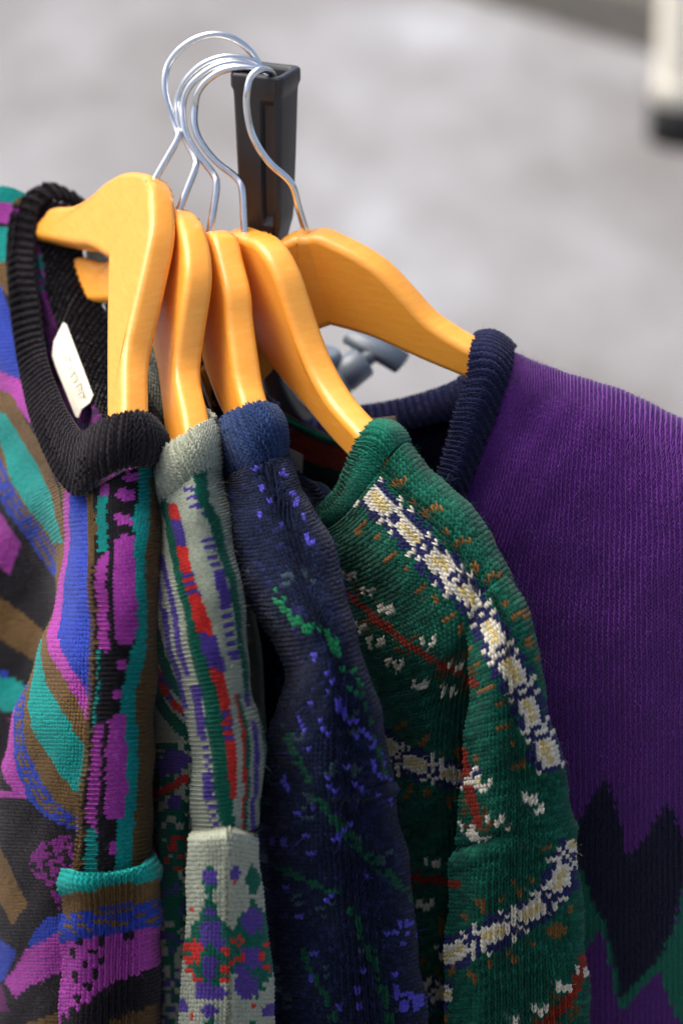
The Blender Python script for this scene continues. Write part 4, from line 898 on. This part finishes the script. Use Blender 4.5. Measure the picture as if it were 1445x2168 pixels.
knit("front_panel", [
    [(1070, 742, 34), (1090, 748, 30), (1140, 768, 24), (1210, 792, 16), (1320, 828, 4), (1445, 888, -10), (1580, 962, -26), (1740, 1060, -46)],
    [(1066, 752, 6), (1090, 758, 3), (1140, 778, -2), (1210, 802, -10), (1320, 840, -22), (1445, 902, -36), (1580, 978, -52), (1745, 1080, -72)],
    [(1050, 820, -14), (1082, 822, -17), (1140, 835, -22), (1210, 855, -30), (1320, 890, -42), (1445, 950, -56), (1590, 1030, -72), (1760, 1120, -92)],
    [(1015, 920, -22), (1055, 922, -27), (1120, 930, -34), (1200, 945, -42), (1320, 980, -54), (1450, 1030, -68), (1600, 1100, -84), (1770, 1180, -104)],
    [(968, 1050, -26), (1020, 1050, -33), (1100, 1055, -42), (1190, 1065, -50), (1320, 1090, -62), (1455, 1130, -76), (1600, 1180, -92), (1772, 1250, -112)],
    [(880, 1200, -26), (960, 1200, -35), (1060, 1200, -45), (1180, 1200, -55), (1320, 1215, -67), (1455, 1240, -80), (1600, 1280, -95), (1772, 1340, -115)],
    [(780, 1400, -26), (900, 1400, -36), (1030, 1400, -47), (1170, 1400, -58), (1320, 1400, -70), (1455, 1410, -82), (1600, 1440, -96), (1765, 1480, -112)],
    [(740, 1700, -26), (880, 1700, -36), (1020, 1700, -46), (1170, 1700, -57), (1320, 1700, -68), (1455, 1700, -79), (1600, 1710, -92), (1750, 1720, -105)],
    [(740, 2200, -26), (880, 2200, -36), (1020, 2200, -44), (1170, 2200, -52), (1320, 2200, -62), (1455, 2200, -72), (1600, 2200, -84), (1750, 2200, -96)],
    [(740, 3300, -26), (880, 3300, -34), (1020, 3300, -40), (1170, 3300, -48), (1320, 3300, -56), (1455, 3300, -64), (1600, 3300, -74), (1750, 3300, -84)]], s5, s5_col, 2.5, 2.05, 'v', lump=.5, dy=Y5, fuzz=.8, fuzz_len=2.0, k=7.0, jitter=.09, plump=.5, material=SOFT, even=False,
    shape=lambda px, py, u, v: np.clip((py - 1000) / 500, 0, 1) * (1.2 * np.sin(px * .018 + .0012 * py) + .5 * np.sin(px * .041 - py * .003)))
knit("back_panel", [
    [(560, 925, 85), (660, 905, 80), (760, 880, 74), (880, 850, 62), (985, 805, 50), (1080, 782, 36), (1250, 846, 16), (1445, 930, -8), (1740, 1100, -48)],
    [(560, 1000, 88), (660, 980, 84), (760, 955, 78), (880, 930, 66), (985, 900, 52), (1085, 860, 38), (1250, 890, 24), (1445, 960, 0), (1755, 1120, -60)],
    [(560, 1300, 92), (660, 1290, 88), (760, 1280, 80), (880, 1270, 68), (985, 1260, 54), (1090, 1250, 40), (1250, 1250, 22), (1445, 1270, -5), (1770, 1330, -95)],
    [(560, 3300, 92), (660, 3300, 88), (760, 3300, 80), (880, 3300, 68), (985, 3300, 54), (1090, 3300, 40), (1250, 3300, 22), (1445, 3300, -5), (1745, 3300, -75)]], s5,
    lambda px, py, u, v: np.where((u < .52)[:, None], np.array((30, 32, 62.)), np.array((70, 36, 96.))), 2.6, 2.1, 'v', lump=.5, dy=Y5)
knit("back_collar", [
    [(540, 912, 90), (600, 900, 86), (680, 880, 80), (760, 858, 74), (835, 845, 66), (905, 826, 58), (972, 798, 48), (1010, 745, 36), (1040, 722, 24)],
    [(540, 945, 86), (600, 932, 82), (680, 914, 76), (760, 893, 70), (835, 880, 62), (905, 862, 54), (975, 838, 45), (1030, 775, 34), (1062, 735, 22)],
    [(540, 982, 84), (600, 968, 80), (680, 950, 74), (760, 930, 68), (835, 916, 60), (905, 900, 52), (980, 876, 43), (1055, 815, 33), (1085, 750, 20)]][::-1], s5, solid(37, 41, 76), 2.2, 1.8, 'v', flip=True, rib=2, ribh=.55, lump=.3, dy=Y5, fuzz=.5, bulge=1.6, fuzz_len=1.8)
knit("v_neck_band", [
    [(1020, 716, 34), (1004, 712, 16), (994, 745, -6), (984, 800, -16), (966, 862, -21), (936, 960, -26), (905, 1060, -29), (850, 1170, -29), (780, 1290, -29), (700, 1400, -29)],
    [(1056, 714, 34), (1044, 712, 14), (1040, 760, -14), (1026, 822, -26), (1004, 892, -31), (968, 992, -35), (930, 1085, -37), (868, 1200, -36), (796, 1320, -35), (710, 1440, -34)],
    [(1090, 738, 36), (1086, 742, 12), (1080, 788, -10), (1064, 845, -20), (1036, 916, -25), (998, 1018, -29), (958, 1110, -31), (890, 1232, -31), (815, 1350, -31), (722, 1480, -31)]], s5, solid(33, 37, 68),
    2.3, 1.9, 'v', flip=True, rib=2, ribh=.6, bulge=.7, lump=.5, plump=.7, dy=Y5, fuzz=.5, fuzz_len=1.8, k=8.0)
tag("neck_tag", [(783, 888, 66), (836, 882, 60), (848, 930, 58), (795, 945, 64)], Y5 - 7, TAGTAN, s5, text=[[(818, 896, 61), (822, 912, 61)], [(826, 894, 60), (831, 912, 60)]])
